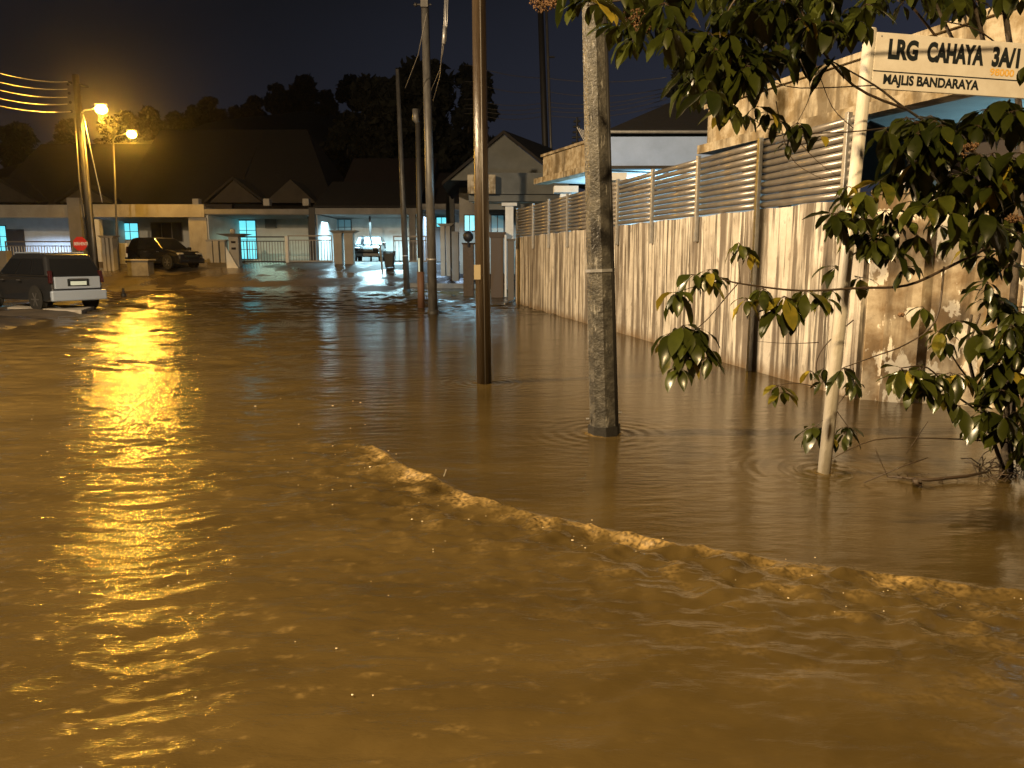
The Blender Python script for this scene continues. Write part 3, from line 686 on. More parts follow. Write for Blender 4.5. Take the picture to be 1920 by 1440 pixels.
# D
e, x0, x1, zt, zb = terrace(592, 786, 'brightly lit white porch house with dark roof overhang and parked car', (390, 402, 0), M['redtile'], 8.6, 0, wht, 0, None)
MB().add([(x0,YF-.15,Z(389,YF)),(x1,YF-.15,Z(389,YF)),(x1,YB-.5,Z(345,YB)),(x0,YB-.5,Z(345,YB)),(x0,YF-.15,Z(389,YF)+.1),(x1,YF-.15,Z(389,YF)+.1),(x1,YB-.5,Z(345,YB)+.1),(x0,YB-.5,Z(345,YB)+.1)],
         [(3,2,1,0),(4,5,6,7),(0,1,5,4),(1,2,6,5),(2,3,7,6),(3,0,4,7)]).build('porch_roof', M['tile'], e)
window(e, X(625, YB), X(660, YB), Z(440, YB), Z(412, YB), YB-.002, M['glass_dim'], M['darkiron'], 3, 2)
MB().box(X(606, YB), X(611, YB), YF+2, YF+2.15, GZ, zb).build('post', M['dark_pole'], e)
MB().box(X(712, YB), X(715, YB), YF+2, YF+2.1, GZ, zb).build('post', M['dark_pole'], e)
MB().box(X(768, YF), X(780, YF), YF, YF+.4, GZ-.3, zb).build('pillar', M['greyplaster'], e)
for px_ in (640, 700, 730): MB().tube([(X(px_, 48), 48, zb+.12), (X(px_, 48)+.9, 48, zb+.12)], .03, 6).build('porch_light', M['tube'], e)
porch_light((X(720, 48), 47.6, zb-.35), 850, (.52,.88,1.0))
porch_light((X(640, 48), 47.6, zb-.35), 300, (.50,.84,1.0))
# E
e, x0, x1, zt, zb = terrace(788, 900, 'narrow slice of a violet lit porch seen between the poles', (382, 390, 0), M['redtile'], 7.6, 0, wht, 0, None)
window(e, X(820, YB), X(838, YB), Z(425, YB), Z(408, YB), YB-.002, M['glass_lit'], M['greyplaster'], 2, 1)
MB().box(X(848, YF), X(862, YF), YF-4, YF-3.6, GZ-.3, Z(370, YF)).build('pillar', M['dark_pole'], e)
porch_light((X(835, 48), 47.6, zb-.4), 150, (.50,.72,1.0))
porch_light((X(800, 48), 47.6, zb-.4), 150, (.5,.8,1.0))

# ---- fences, gates and gate pillars on the far side
def bar_gate(px0, px1, ptop, pbot, Y, label, m=None, mt=None, dx=.16, name='sliding_gate'):
    xa, xb = X(px0, Y), X(px1, Y); z1, z0 = Z(ptop, Y), Z(pbot, Y); m = m or M['iron']
    e = empty(name, ((xa+xb)/2, Y, z0), label, 'gate')
    a = MB(); a.box(xa, xb, Y-.03, Y+.03, z1-.07, z1); a.box(xa, xb, Y-.03, Y+.03, z0, z0+.08); a.box(xa, xb, Y-.025, Y+.025, z1-.30, z1-.25)
    a.box(xa, xa+.06, Y-.028, Y+.028, z0+.08, z1-.07); a.box(xb-.06, xb, Y-.028, Y+.028, z0+.08, z1-.07); a.build('frame', m, e)
    b = MB(); x = xa+.1
    while x < xb-.08: b.box(x, x+.035, Y-.012, Y+.012, z0+.08, z1-.3); x += dx
    b.build('bars', mt or m, e); return e
def pillar(px0, px1, ptop, pbot, Y, label, m, cap=None, depth=.5, fins=0, name='gate_pillar'):
    xa, xb = X(px0, Y), X(px1, Y); z1, z0 = Z(ptop, Y), Z(pbot, Y)-.3
    e = empty(name, ((xa+xb)/2, Y, z0+.3), label, 'pillar')
    if fins:
        w = (xb-xa)/fins; a = MB()
        for k in range(fins): a.box(xa+w*k+.02*k, xa+w*(k+1)-.04, Y-(.02 if k % 2 else 0), Y+depth, z0, z1)
        a.build('shaft', m, e, bevel=.015)
    else: MB().box(xa, xb, Y, Y+depth, z0, z1).build('shaft', m, e, bevel=.015)
    if cap:
        o, h = cap; a = MB(); xm = (xa+xb)/2
        a.add([(xa-.02, Y-.02, z1), (xb+.02, Y-.02, z1), (xb+.02, Y+depth+.02, z1), (xa-.02, Y+depth+.02, z1),
               (xa-o, Y-o, z1+h), (xb+o, Y-o, z1+h), (xb+o, Y+depth+o, z1+h), (xa-o, Y+depth+o, z1+h)],
              [(3,2,1,0),(4,5,6,7),(0,1,5,4),(1,2,6,5),(2,3,7,6),(3,0,4,7)]); a.build('cap', m, e)
    return e
bar_gate(12, 140, 452, 492, 44.2, 'low barred gate in front of the leftmost lit porch, behind the silver car', M['iron'], M['white'])
pillar(-6, 12, 470, 500, 40, 'low grey gate pillar at the left edge beside the silver car', M['greyplaster'])
pillar(192, 214, 446, 512, 41.5, 'broad cream ribbed gate pillar just right of the black cable pole', M['cream'], (.12, .12), fins=3)
pillar(224, 240, 456, 508, 43.5, 'plain white gate pillar half hidden behind the second lamp post', M['white'])
pillar(388, 424, 452, 492, 43.8, 'short pale boundary panel left of the mailbox pillar', M['cream'], (.04, .08), fins=3)
pillar(430, 448, 444, 504, 42.6, 'tan gate pillar with flared cap, ball finial and dark number plates', M['cream'], (.5, .16), name='gate_pillar')
pe = bpy.data.objects[-1] if False else [o for o in COL.objects if o.get('label', '').startswith('tan gate pillar with')][0]
MB().ball((X(436, 42.6), 42.85, Z(434, 42.6)), .16, 8).build('finial', M['cream'], pe, smooth=True)
for zz in (452, 464): MB().box(X(435, 42.6), X(443, 42.6), 42.57, 42.598, Z(zz+4, 42.6), Z(zz, 42.6)).build('number_plate', M['redtile'], pe)
a = MB(); a.add([(X(424,42.2),42.2,Z(500,42.2)-.1),(X(446,42.2),42.2,Z(500,42.2)-.1),(X(424,42.2),42.2,Z(462,42.2)),(X(424,42.5),42.55,Z(500,42.2)-.1),(X(446,42.5),42.55,Z(500,42.2)-.1),(X(424,42.5),42.55,Z(462,42.2))],[(0,1,2),(5,4,3),(0,3,4,1),(1,4,5,2),(2,5,3,0)])
a.build('buttress', M['white'], pe)
bar_gate(449, 537, 443, 492, 44.0, 'left leaf of the barred gate before the turquoise door', M['darkiron'], M['iron'])
bar_gate(541, 624, 441, 491, 44.0, 'right leaf of the barred gate, with paler bars, next to the twin pillars', M['iron'], M['cream'])
pillar(535, 541, 443, 494, 43.9, 'slim white post between the two gate leaves', M['white'], depth=.15)
pillar(626, 643, 437, 492, 43.4, 'left one of the twin tan pillars beside the dark covered car', M['cream'], (.22, .14), fins=1)
pillar(646, 664, 437, 493, 43.4, 'right one of the twin tan pillars beside the dark covered car', M['cream'], (.22, .14), fins=1)
bar_gate(738, 800, 442, 491, 44.4, 'thin barred gate against the bright white porch', M['iron'], M['iron'], dx=.2)
pillar(826, 846, 424, 506, 37.5, 'orange lit stepped gate pillar right of the tall grey pole', M['cream'], (.15, .12), fins=2)
pillar(847, 860, 434, 515, 37.2, 'dark grey gate pillar touching the orange lit one', M['greyplaster'])

# kerbs and driveway slab
a = MB(); a.obox(at(830, 536, 37.3), Vector((1.9, -.5, 0)), Vector((.05, .15, 0)), Vector((0, 0, .12)))
o = a.build('kerb', M['box'], bevel=.02); o['kind'] = 'structure'
a = MB(); p0, p1 = at(722, 522, 40.5), at(795, 512, 42); d = (p1-p0)/2
a.obox((p0+p1)/2, d, Vector((.0, .45, .0)), Vector((0, 0, .06))); o = a.build('driveway', M['box'], bevel=.015); o['kind'] = 'structure'
a = MB(); p0, p1 = on(30, 572, .12), on(165, 577, .12)
a.obox((p0+p1)/2-Vector((0, 0, .07)), (p1-p0)/2, Vector((-.3, .9, 0)), Vector((0, 0, .06))); o = a.build('driveway', M['cream'], bevel=.02); o['kind'] = 'structure'

# bins and box
def wheelie(px, pb, Y, h, label):
    x = X(px, Y); z0 = gz(x, Y); e = empty('wheelie_bin', (x, Y, z0), label, 'bin'); w0, w1 = .21, .29
    z1 = z0+h
    MB().add([(x-w0,Y-w0,z0+.06),(x+w0,Y-w0,z0+.06),(x+w0,Y+w0,z0+.06),(x-w0,Y+w0,z0+.06),(x-w1,Y-w1,z1),(x+w1,Y-w1,z1),(x+w1,Y+w1,z1),(x-w1,Y+w1,z1)],
             [(3,2,1,0),(4,5,6,7),(0,1,5,4),(1,2,6,5),(2,3,7,6),(3,0,4,7)]).build('tub', M['bin'], e, bevel=.03)
    MB().obox((x, Y, z1+.05), (w1+.03, 0, 0), (0, w1+.05, 0), (0, .0, .04)).build('lid', M['bin'], e, bevel=.03)
    for s in (-1, 1): MB().tube([(x+s*.2-.03, Y+.2, z0+.1), (x+s*.2+.03, Y+.2, z0+.1)], .1, 10).build('wheel', M['rubber'], e)
wheelie(730, 510, 42.2, .82, 'black wheelie bin at the foot of the bright porch driveway')
x = X(261, 40.5); z0 = gz(x, 40.5); e = empty('litter_box', (x, 40.5, z0), 'squat grey concrete box with a pale overhanging lid beside the black minivan', 'box')
MB().box(x-.55, x+.55, 40.2, 40.9, z0-.2, z0+.72).build('body', M['box'], e, bevel=.03)
MB().box(x-.64, x+.64, 40.1, 41, z0+.72, z0+.80).build('lid', M['cream'], e, bevel=.02)

# ================================================================== CARS
def car(loc, rz, label, paint, paint_rear=None, L=4.5, Wd=1.72, H=1.68, roof=None):
    e = empty('parked_car', loc, label, 'car', None, rz)
    hw = Wd/2; zb = .26; belt = .98
    fr = L/2; rr = -L/2
    # lower body profile (x, z), front = +x
    prof = [(rr+.02, zb+.1), (rr-.04, .52), (rr, .62), (rr+.03, belt), (fr-1.05, belt), (fr-.35, .88), (fr-.05, .70), (fr, .5), (fr-.03, zb+.08), (fr-.25, zb), (rr+.25, zb)]
    a = MB(); n = len(prof); vs = []
    for s, k in ((-1, 0), (1, 1)):
        for (px_, pz) in prof:
            taper = .10 if px_ > fr-.4 or px_ < rr+.1 else 0
            vs.append((px_, s*(hw-taper), pz))
    a.add(vs, [tuple(range(n)), tuple(range(n, 2*n))[::-1]]+[(i, i+n, (i+1) % n+n, (i+1) % n) for i in range(n)])
    # wheel-arch lips
    body = a.build('body', paint, e, local=True, bevel=.06, segs=3)
    # greenhouse
    gr, gf = rr+.06, fr-1.15; rtop, ftop = rr+.38, fr-2.0
    def gpt(x, z, s, off=0):  # side surface
        t = (z-belt)/(H-belt); return (x, s*(hw-.02-.15*t+off), z)
    gp = [(gr, belt-.02), (rtop, H-.05), (rtop+.35, H), (ftop-.2, H), (ftop+.05, H-.06), (gf, belt-.02)]
    a = MB(); n = len(gp); vs = []
    for s in (-1, 1):
        for (px_, pz) in gp: vs.append(gpt(px_, pz, s))
    a.add(vs, [tuple(range(n)), tuple(range(n, 2*n))[::-1]]+[(i, i+n, (i+1) % n+n, (i+1) % n) for i in range(n)])
    a.build('cabin', paint, e, local=True, bevel=.09, segs=4)
    z0, z1 = belt+.05, H-.16
    def xr(z): return gr+(rtop-gr)*(z-belt)/(H-.05-belt)
    def xf(z): return gf+(ftop+.05-gf)*(z-belt)/(H-.06-belt)
    spans = [(0, .27), (.29, .60), (.62, .97)]
    for s in (-1, 1):
        for (u0, u1) in spans:
            q = []
            for (u, z) in ((u0, z0), (u1, z0), (u1, z1), (u0, z1)):
                xa_, xb_ = xr(z)+.12, xf(z)-.10; q.append(gpt(xa_+(xb_-xa_)*u, z, s, .012))
            MB().add(q, [(0,1,2,3) if s < 0 else (3,2,1,0)]).build('side_window', M['glass_dark'], e, local=True)
    zr0, zr1 = belt+.0, H-.16
    q = [(xr(zr0)-.02, -hw+.12, zr0), (xr(zr0)-.02, hw-.12, zr0), (xr(zr1)-.02, hw-.25, zr1), (xr(zr1)-.02, -hw+.25, zr1)]
    MB().add(q, [(3,2,1,0)]).build('rear_window', M['glass_dark'], e, local=True)
    q = [(xf(zr0+.04)+.02, -hw+.1, zr0+.04), (xf(zr0+.04)+.02, hw-.1, zr0+.04), (xf(zr1)+.02, hw-.22, zr1), (xf(zr1)+.02, -hw+.22, zr1)]
    MB().add(q, [(0,1,2,3)]).build('windscreen', M['glass_dark'], e, local=True)
    if roof is not None:
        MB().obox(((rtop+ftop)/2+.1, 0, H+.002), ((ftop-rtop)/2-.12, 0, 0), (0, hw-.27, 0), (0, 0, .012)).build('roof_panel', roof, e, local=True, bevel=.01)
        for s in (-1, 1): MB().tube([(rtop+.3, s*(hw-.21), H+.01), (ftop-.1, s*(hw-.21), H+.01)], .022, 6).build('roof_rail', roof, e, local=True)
    # tailgate and bumper
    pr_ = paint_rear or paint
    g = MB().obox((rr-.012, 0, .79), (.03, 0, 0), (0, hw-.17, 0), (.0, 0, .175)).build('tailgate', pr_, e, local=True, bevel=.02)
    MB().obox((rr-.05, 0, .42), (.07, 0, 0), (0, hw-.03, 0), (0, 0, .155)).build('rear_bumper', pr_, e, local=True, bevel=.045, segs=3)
    MB().obox((rr-.055, 0, .80), (.012, 0, 0), (0, .30, 0), (0, 0, .10)).build('plate_recess', M['black'], g, local=True)
    MB().obox((rr-.070, .0, .775), (.006, 0, 0), (0, .23, 0), (0, 0, .055)).build('number_plate', M['plate'], g, local=True)
    MB().obox((rr-.065, 0, .90), (.012, 0, 0), (0, .25, 0), (0, 0, .016)).build('handle', M['rim'], g, local=True)
    for s in (-1, 1):
        MB().obox((rr+.045, s*(hw-.10), .96), (.05, 0, 0), (0, .05, 0), (.03, -s*.012, .18)).build('tail_light', M['lamp_red'], e, local=True, bevel=.02)
        MB().obox((fr-.22, s*(hw-.28), .72), (.13, -.0, 0), (0, .18, 0), (0, 0, .085)).build('headlight', M['lamp_clear'], e, local=True, bevel=.04)
        MB().obox((fr-1.3, s*(hw+.10), belt+.06), (.06, 0, 0), (0, .10, 0), (0, 0, .07)).build('door_mirror', paint, e, local=True, bevel=.03)
        for xh in (-.45, .55): MB().obox((xh, s*(hw+.012), belt-.12), (.09, 0, 0), (0, .012, 0), (0, 0, .014)).build('door_handle', M['rim'], e, local=True)
        for xx in (rr+.78, fr-.85):
            MB().tube([(xx, s*(hw-.01), .33), (xx, s*(hw+.004), .33)], .385, 22).build('wheel_arch', M['rubber'], e, local=True)
            w = MB().tube([(xx, s*(hw-.20), .31), (xx, s*(hw+.012), .31)], .31, 22).build('wheel', M['rubber'], e, local=True, bevel=.02)
            a = MB().tube([(xx, s*(hw+.012), .31), (xx, s*(hw+.02), .31)], .07, 8)
            for k in range(6):
                an = k*math.pi/3; dv = Vector((math.cos(an), 0, math.sin(an))); a.obox(Vector((xx, s*(hw+.016), .31))+dv*.12, dv*.09, (0, .006, 0), Vector((-dv.z, 0, dv.x))*.02)
            a.build('rim', M['rim'], w, local=True)
    MB().obox((fr+.0, 0, .62), (.02, 0, 0), (0, .42, 0), (0, 0, .06)).build('grille', M['black'], e, local=True, bevel=.01)
    MB().obox((fr-.05, 0, .38), (.10, 0, 0), (0, hw-.06, 0), (0, 0, .13)).build('front_bumper', paint, e, local=True, bevel=.05)
    return e
th = math.radians(57)
rc = on(158, 582, .07); hd = Vector((-math.sin(th), math.cos(th), 0))
pos = Vector((rc.x-.42, rc.y+.5, .06))+hd*2.1
car(pos, math.atan2(hd.y, hd.x), 'silver minivan with shade painted into its body, parked at the water edge on the left, tailgate towards the camera', M['car_shaded'], M['car_silver'], L=4.25, Wd=1.66, H=1.64, roof=M['car_silver'])
px_ = at(310, 490, 42.3); car((px_.x, px_.y, gz(px_.x, 42.3)), math.radians(-28), 'black minivan parked in the dark open porch in front of the small blue window', M['car_dark'], L=4.2, H=1.62)
px_ = at(694, 490, 47.6); car((px_.x, px_.y, GZ+.02), math.radians(-86), 'dark car facing out of the brightly lit white porch', M['car_dark'], L=4.0, Wd=1.68, H=1.5)

# ================================================================== HOUSES ON THE RIGHT
def slab(mb, p_list, z0, z1):
    """vertical walls + caps from a ground polygon"""
    return mb.prism([(p[0], p[1], 0) for p in p_list], (0, 0, z0), (0, 0, z1))
hv = Vector((470, -1442, 0)).normalized(); hn = Vector((hv.y*-1, hv.x, 0)); hn = Vector((-hv.y, hv.x, 0))   # along street to camera / into the yard
# ---- nearest house
c0 = at(1325, 283, 12.6); c0.z = 0; Ln = 9.5
zb1, zt1 = Z(284, 12.6), Z(196, 12.6)
e = empty('bungalow', c0+hv*3+hn*5, 'nearest bungalow with a stained overhanging parapet above the louvre screen', 'house')
def quad(c, a0, a1, b0, b1): return [c+hv*a0+hn*b0, c+hv*a1+hn*b0, c+hv*a1+hn*b1, c+hv*a0+hn*b1]
slab(MB(), quad(c0, 0, Ln, .0, .16), zb1+.10, zt1-.07).build('parapet', M['parapet'], e)
slab(MB(), quad(c0, -.05, Ln, -.05, .20), zt1-.07, zt1).build('coping', M['parapet'], e)
slab(MB(), quad(c0, -.12, Ln, -.10, .18), zb1-.03, zb1+.10).build('ledge', M['parapet'], e)
slab(MB(), quad(c0, 0, .16, .163, 5.5), zb1+.02, zt1-.07).build('end_parapet', M['parapet'], e)
slab(MB(), quad(c0, .163, Ln, .165, 7), zb1+.12, zb1+.28).build('canopy_slab', M['white'], e)
slab(MB(), quad(c0, -.2, Ln, 4.8, 5.0), .2, zb1+.118).build('wall', M['white'], e)
for t_ in (1.2, 5.2): slab(MB(), quad(c0, t_, t_+.3, .5, .8), .2, zb1+.118).build('pillar', M['white'], e)
window(e, c0.x+2.2+4.6, c0.x+3.6+4.6, 1.0, 2.6, c0.y-.5, M['glass_dim'], M['darkiron'], 3, 2)
mbx = MB()
slab(mbx, quad(c0, 3.0, Ln, 5.0, 5.2), zb1, zt1+1.2); mbx.build('upper_wall', M['cream'], e)
# corrugated awning hung just under the parapet
a = MB(); npz = 44
vs = []
for i in range(npz+1):
    t_ = -.1+i*(3.6/npz); off = .018*math.sin(i*math.pi)
    zz = .022*(1 if i % 2 else -1)
    for (b_, z_) in ((.05, zb1-.10), (1.9, zb1-.55)): p = c0+hv*t_+hn*b_; vs.append((p.x, p.y, z_+zz))
for i in range(npz+1):
    p0_, p1_ = vs[2*i], vs[2*i+1]; vs += []
a.add(vs+[(v[0], v[1], v[2]+.006) for v in vs], [(2*i, 2*i+2, 2*i+3, 2*i+1) for i in range(npz)]+[tuple(len(vs)+q for q in (2*i+1, 2*i+3, 2*i+2, 2*i)) for i in range(npz)]).build('corrugated_awning', M['darkiron'], e)
# added dark sheet standing in for the carport's unlit interior
slab(MB(), quad(c0, 3.7, 6.0, 1.0, 1.06), .2, zb1-.1).build('carport_shade_sheet', M['darkwood'], e)
# gable with eaves on the right
g0 = c0+hv*1.2+hn*6.4
gA, gB, gC = at(1660, 205, 13.5), at(2330, 205, 13.5), at(1985, -15, 13.5)
a = MB(); a.add([gA, gB, gC, gA+Vector((0,.2,0)), gB+Vector((0,.2,0)), gC+Vector((0,.2,0))], [(0,1,2),(5,4,3),(0,3,4,1),(1,4,5,2),(2,5,3,0)]); a.build('gable', M['cream'], e)
rt = Vector((0, 6, 0)); up = Vector((0, 0, .14))
for (A_, B_) in ((gA+Vector((-.5, -.5, -.2)), gC+Vector((0, -.5, .05))), (gB+Vector((.5, -.5, -.2)), gC+Vector((0, -.5, .05)))):
    MB().add([A_, B_, B_+rt, A_+rt, A_+up, B_+up, B_+rt+up, A_+rt+up], [(0,1,2,3),(7,6,5,4),(0,4,5,1),(1,5,6,2),(2,6,7,3),(3,7,4,0)]).build('roof', M['tile'], e)
pl_ = c0+hv*4.2+hn*3.2
point_light('porch_glow', (pl_.x, pl_.y, zb1-.45), 150, (.38,.80,1.0), .15)
MB().tube([pl_+Vector((-.4, 0, zb1+.06)), pl_+Vector((.4, 0, zb1+.06))], .03, 6).build('porch_light', M['tube'], e)

# ---- second house, pale blue lit canopy
Y2 = 24.0; cA = at(1018, 345, Y2); cB = at(1120, 258, 20.5); cA.z = cB.z = 0
zt2, zb2 = Z(290, Y2), Z(345, Y2)
u2 = (cB-cA).normalized(); n2 = Vector((-u2.y, u2.x, 0)); L2_ = (cB-cA).length
e = empty('bungalow', cA+u2*2+n2*3, 'middle bungalow with a flat canopy, stained street face and side tinted with blue light', 'house')
def q2(a0, a1, b0, b1): return [cA+u2*a0+n2*b0, cA+u2*a1+n2*b0, cA+u2*a1+n2*b1, cA+u2*a0+n2*b1]
slab(MB(), q2(0, L2_, 0, .15), zb2+.16, zt2-.07).build('parapet', M['parapet'], e)
slab(MB(), q2(-.06, L2_+.06, -.06, .2), zt2-.07, zt2).build('coping', M['parapet'], e)
slab(MB(), q2(-.2, L2_+.1, -.22, .2), zb2, zb2+.16).build('ledge', M['parapet'], e)
ex_ = Vector((1, -.02, 0)); cw2 = cA+u2*L2_
slab(MB(), [cw2+ex_*.2, cw2+ex_*8, cw2+ex_*8+Vector((0,.15,0)), cw2+ex_*.2+Vector((0,.15,0))], zb2+.13, zt2).build('side_parapet', mat('cool_lit_tint', (.34,.46,.76), .7, col2=(.27,.37,.62), scale=1.4), e)  # cool light on this side put into the blue colour
slab(MB(), [cw2+ex_*.2+Vector((0,-.1,0)), cw2+ex_*8+Vector((0,-.1,0)), cw2+ex_*8+Vector((0,.2,0)), cw2+ex_*.2+Vector((0,.2,0))], zb2+.05, zb2+.13).build('side_ledge', M['dullplaster'], e)
slab(MB(), q2(.2, L2_-.1, .203, 6), zb2+.02, zb2+.14).build('canopy_slab', M['white'], e)
slab(MB(), [cw2+ex_*.3+Vector((0,.3,0)), cw2+ex_*8+Vector((0,.3,0)), cw2+ex_*8+Vector((0,5.5,0)), cw2+ex_*.3+Vector((0,5.5,0))], zb2+.06, zb2+.14).build('ceiling', M['white'], e)
k1 = at(1060, 400, 22.6); MB().box(k1.x-.16, k1.x+.16, k1.y-.16, k1.y+.16, .2, Z(362, 22.6)).build('pillar', M['white'], e)
MB().box(k1.x-.34, k1.x+.34, k1.y-.3, k1.y+.3, Z(362, 22.6), Z(350, 22.6)).build('capital', M['white'], e)
k1 = at(1148, 400, 19.6); MB().box(k1.x-.14, k1.x+.14, k1.y-.14, k1.y+.14, .2, Z(340, 19.6)).build('pillar', M['white'], e)
MB().box(k1.x-.30, k1.x+.30, k1.y-.3, k1.y+.3, Z(340, 19.6), Z(326, 19.6)).build('capital', M['white'], e)
MB().box(cw2.x+.5, cw2.x+9, 25.4, 25.6, .2, zb2-.12).build('wall', M['white'], e)
rA, rB, rC, rD = at(1100, 252, 23.5), at(1420, 252, 23.5), at(1345, 150, 27), at(1290, 200, 26)
a = MB(); r0 = at(1130, 247, 23); r1 = at(1500, 247, 23); rr0 = at(1335, 158, 27.5); rr1 = at(1500, 158, 27.5)
th_ = Vector((0, 0, .12)); bk = Vector((0, 5, 0))
a.add([r0, r1, rr1, rr0, Vector((r0.x, 33, r0.z)), Vector((r1.x, 33, r1.z))], [(0,1,2,3), (0,3,4), (3,2,5,4), (0,4,5,1)]).build('roof', M['tile'], e)
MB().tube([r0+Vector((0,-.1,-.02)), r1+Vector((0,-.1,-.02))], .05, 6).build('gutter', M['galv'], e)
point_light('porch_glow', (cw2.x+1.8, cw2.y+1.6, zb2-.8), 420, (.34,.72,1.0), .15)
point_light('porch_glow', (cA.x+1.5, cA.y-.6, zb2-.7), 60, (.38,.75,1.0), .15)
for k in range(4):
    o_ = at(1084+k*3, 262, 22); MB().tube([at(1096+k*3, 266, 22), at(1082+k*4, 238+k*2, 22)], .014, 5).build('antenna_rod', M['galv'], e)

# ---- gabled house further down the street
e = empty('gabled_house', at(960, 470, 33), 'further house with a tall gable, dark roof and two tier porch parapet', 'house')
Yg = 33.0
g1, g2, ga = at(843, 338, Yg), at(1052, 338, Yg-1.5), at(944, 252, Yg)
MB().add([g1, g2, ga, g1+Vector((0,.2,0)), g2+Vector((0,.2,0)), ga+Vector((0,.2,0))], [(0,1,2),(5,4,3),(0,3,4,1),(1,4,5,2),(2,5,3,0)]).build('gable', M['shadeplaster'], e)
rk = at(1032, 247, Yg+5); rk.z = ga.z; re = at(1100, 300, Yg+2); re2 = Vector((g2.x+.3, g2.y-.3, g2.z))
gf_ = ga+Vector((0, -.2, .0)); gl = g1+Vector((-.3, -.2, -.22)); gr_ = g2+Vector((.3, -.2, -.22)); rb = gr_+Vector((2.6, 6, 0)); th_ = Vector((0, 0, .14))
a = MB(); a.add([gf_, gr_, rb, rk, gf_+th_, gr_+th_, rb+th_, rk+th_], [(0,1,2,3),(7,6,5,4),(0,4,5,1),(1,5,6,2),(2,6,7,3),(3,7,4,0)]); a.build('roof', M['tile'], e)
lb = gl+Vector((-.2, 8, 0)); lk = gf_+Vector((0, 8, 0))
MB().add([gf_, gl, lb, lk, gf_+th_, gl+th_, lb+th_, lk+th_], [(3,2,1,0),(4,5,6,7),(0,1,5,4),(1,2,6,5),(2,3,7,6),(3,0,4,7)]).build('roof', M['tile'], e)
Yp = 31.0
MB().box(X(882, Yp), X(1065, Yp), Yp, Yp+.2, Z(364, Yp), Z(324, Yp)).build('parapet', M['shadeplaster'], e)
MB().box(X(879, Yp), X(930, Yp), Yp-.5, Yp-.003, Z(365, Yp), Z(330, Yp)).build('corner_parapet', M['parapet'], e)
MB().box(X(880, Yp), X(1070, Yp), Yp-.12, Yp+.25, Z(378, Yp), Z(366, Yp)).build('ledge', M['shadeplaster'], e)
MB().box(X(884, Yp), X(1065, Yp), Yp+.21, Yp+5, Z(378, Yp)+.05, Z(370, Yp)).build('canopy_slab', M['white'], e)
MB().box(X(905, Yp), X(1065, Yp), Yp+.3, Yp+.6, Z(392, Yp), Z(380, Yp)).build('beam', M['shadeplaster'], e)
MB().box(X(862, 36.4), X(1060, 36.4), 36.4, 36.6, .8, Z(338, Yg)).build('wall', M['greyplaster'], e)
xc = X(955, Yp); MB().box(xc-.16, xc+.16, Yp+.1, Yp+.42, .3, Z(386, Yp)).build('pillar', M['white'], e)
MB().box(xc-.3, xc+.3, Yp-.02, Yp+.5, Z(386, Yp), Z(380, Yp)).build('capital', M['white'], e)
window(e, X(872, 36.3), X(890, 36.3), Z(432, 36.3), Z(404, 36.3), 36.39, M['glass_lit'], M['darkiron'], 2, 1)
window(e, X(922, 36.3), X(944, 36.3), Z(436, 36.3), Z(404, 36.3), 36.39, M['glass_dim'], M['darkiron'], 2, 1)
porch_light((X(885, 34), 34, Z(395, 34)), 180, (.42,.80,1.0))
porch_light((X(930, 34), 34.4, Z(395, 34)), 110, (.42,.80,1.0))
# front gate pillars of that house
pillar(868, 888, 458, 545, 32.0, 'brown gate pillar with round lamp, left of the slim brown pole', mat('brown_tiles', (.07,.045,.03), .6, col2=(.04,.026,.018), scale=9), (.06, .06), depth=.5)
pillar(920, 944, 446, 552, 30.6, 'dark brown gate pillar with a pale blue sloping top', mat('brown_render', (.09,.065,.05), .7), (.10, .22), depth=.6)
pillar(946, 950, 440, 548, 30.3, 'thin pale upright strip beside the dark brown gate pillar', M['white'], depth=.1)
pillar(952, 964, 452, 556, 28.4, 'brown stub pillar at the far end of the stained street wall', mat('stub_render', (.11,.085,.06), .7), (.05, .08), depth=.4)
a = MB(); p = at(878, 443, 31.9); e = empty('gate_lantern', p, 'small dark round gate lantern on the brown pillar', 'lamp')
a.ball(p, .22, 10, 1.1).build('shade', M['darkiron'], e, smooth=True); MB().tube([p-Vector((0,0,.42)), p-Vector((0,0,.2))], .05, 8).build('stem', M['darkiron'], e)
a = MB(); p0, p1 = on(946, 570, .02), on(966, 562, .02); a.tube([p0, p1, p1+Vector((.02, .5, 1.6))], .025, 6)
tag(a.build('propped_stick', M['cream']), 'thin pale stick propped against the far end of the street wall', 'stick')
a = MB(); p = on(850, 556); a.ball(p-Vector((0, 0, .03)), .14, 8, .7); tag(a.build('rubble', M['base'], smooth=True), 'small dark lump poking out of the water near the kerb', 'rubble')
a = MB(); p = on(232, 556); a.ball(p+Vector((0, 0, .05)), .12, 8, 1.2); a.tube([p, p+Vector((0,0,.35))], .05, 6); tag(a.build('bollard_stub', M['base'], smooth=True), 'dark stub standing in the golden water right of the silver car', 'post')

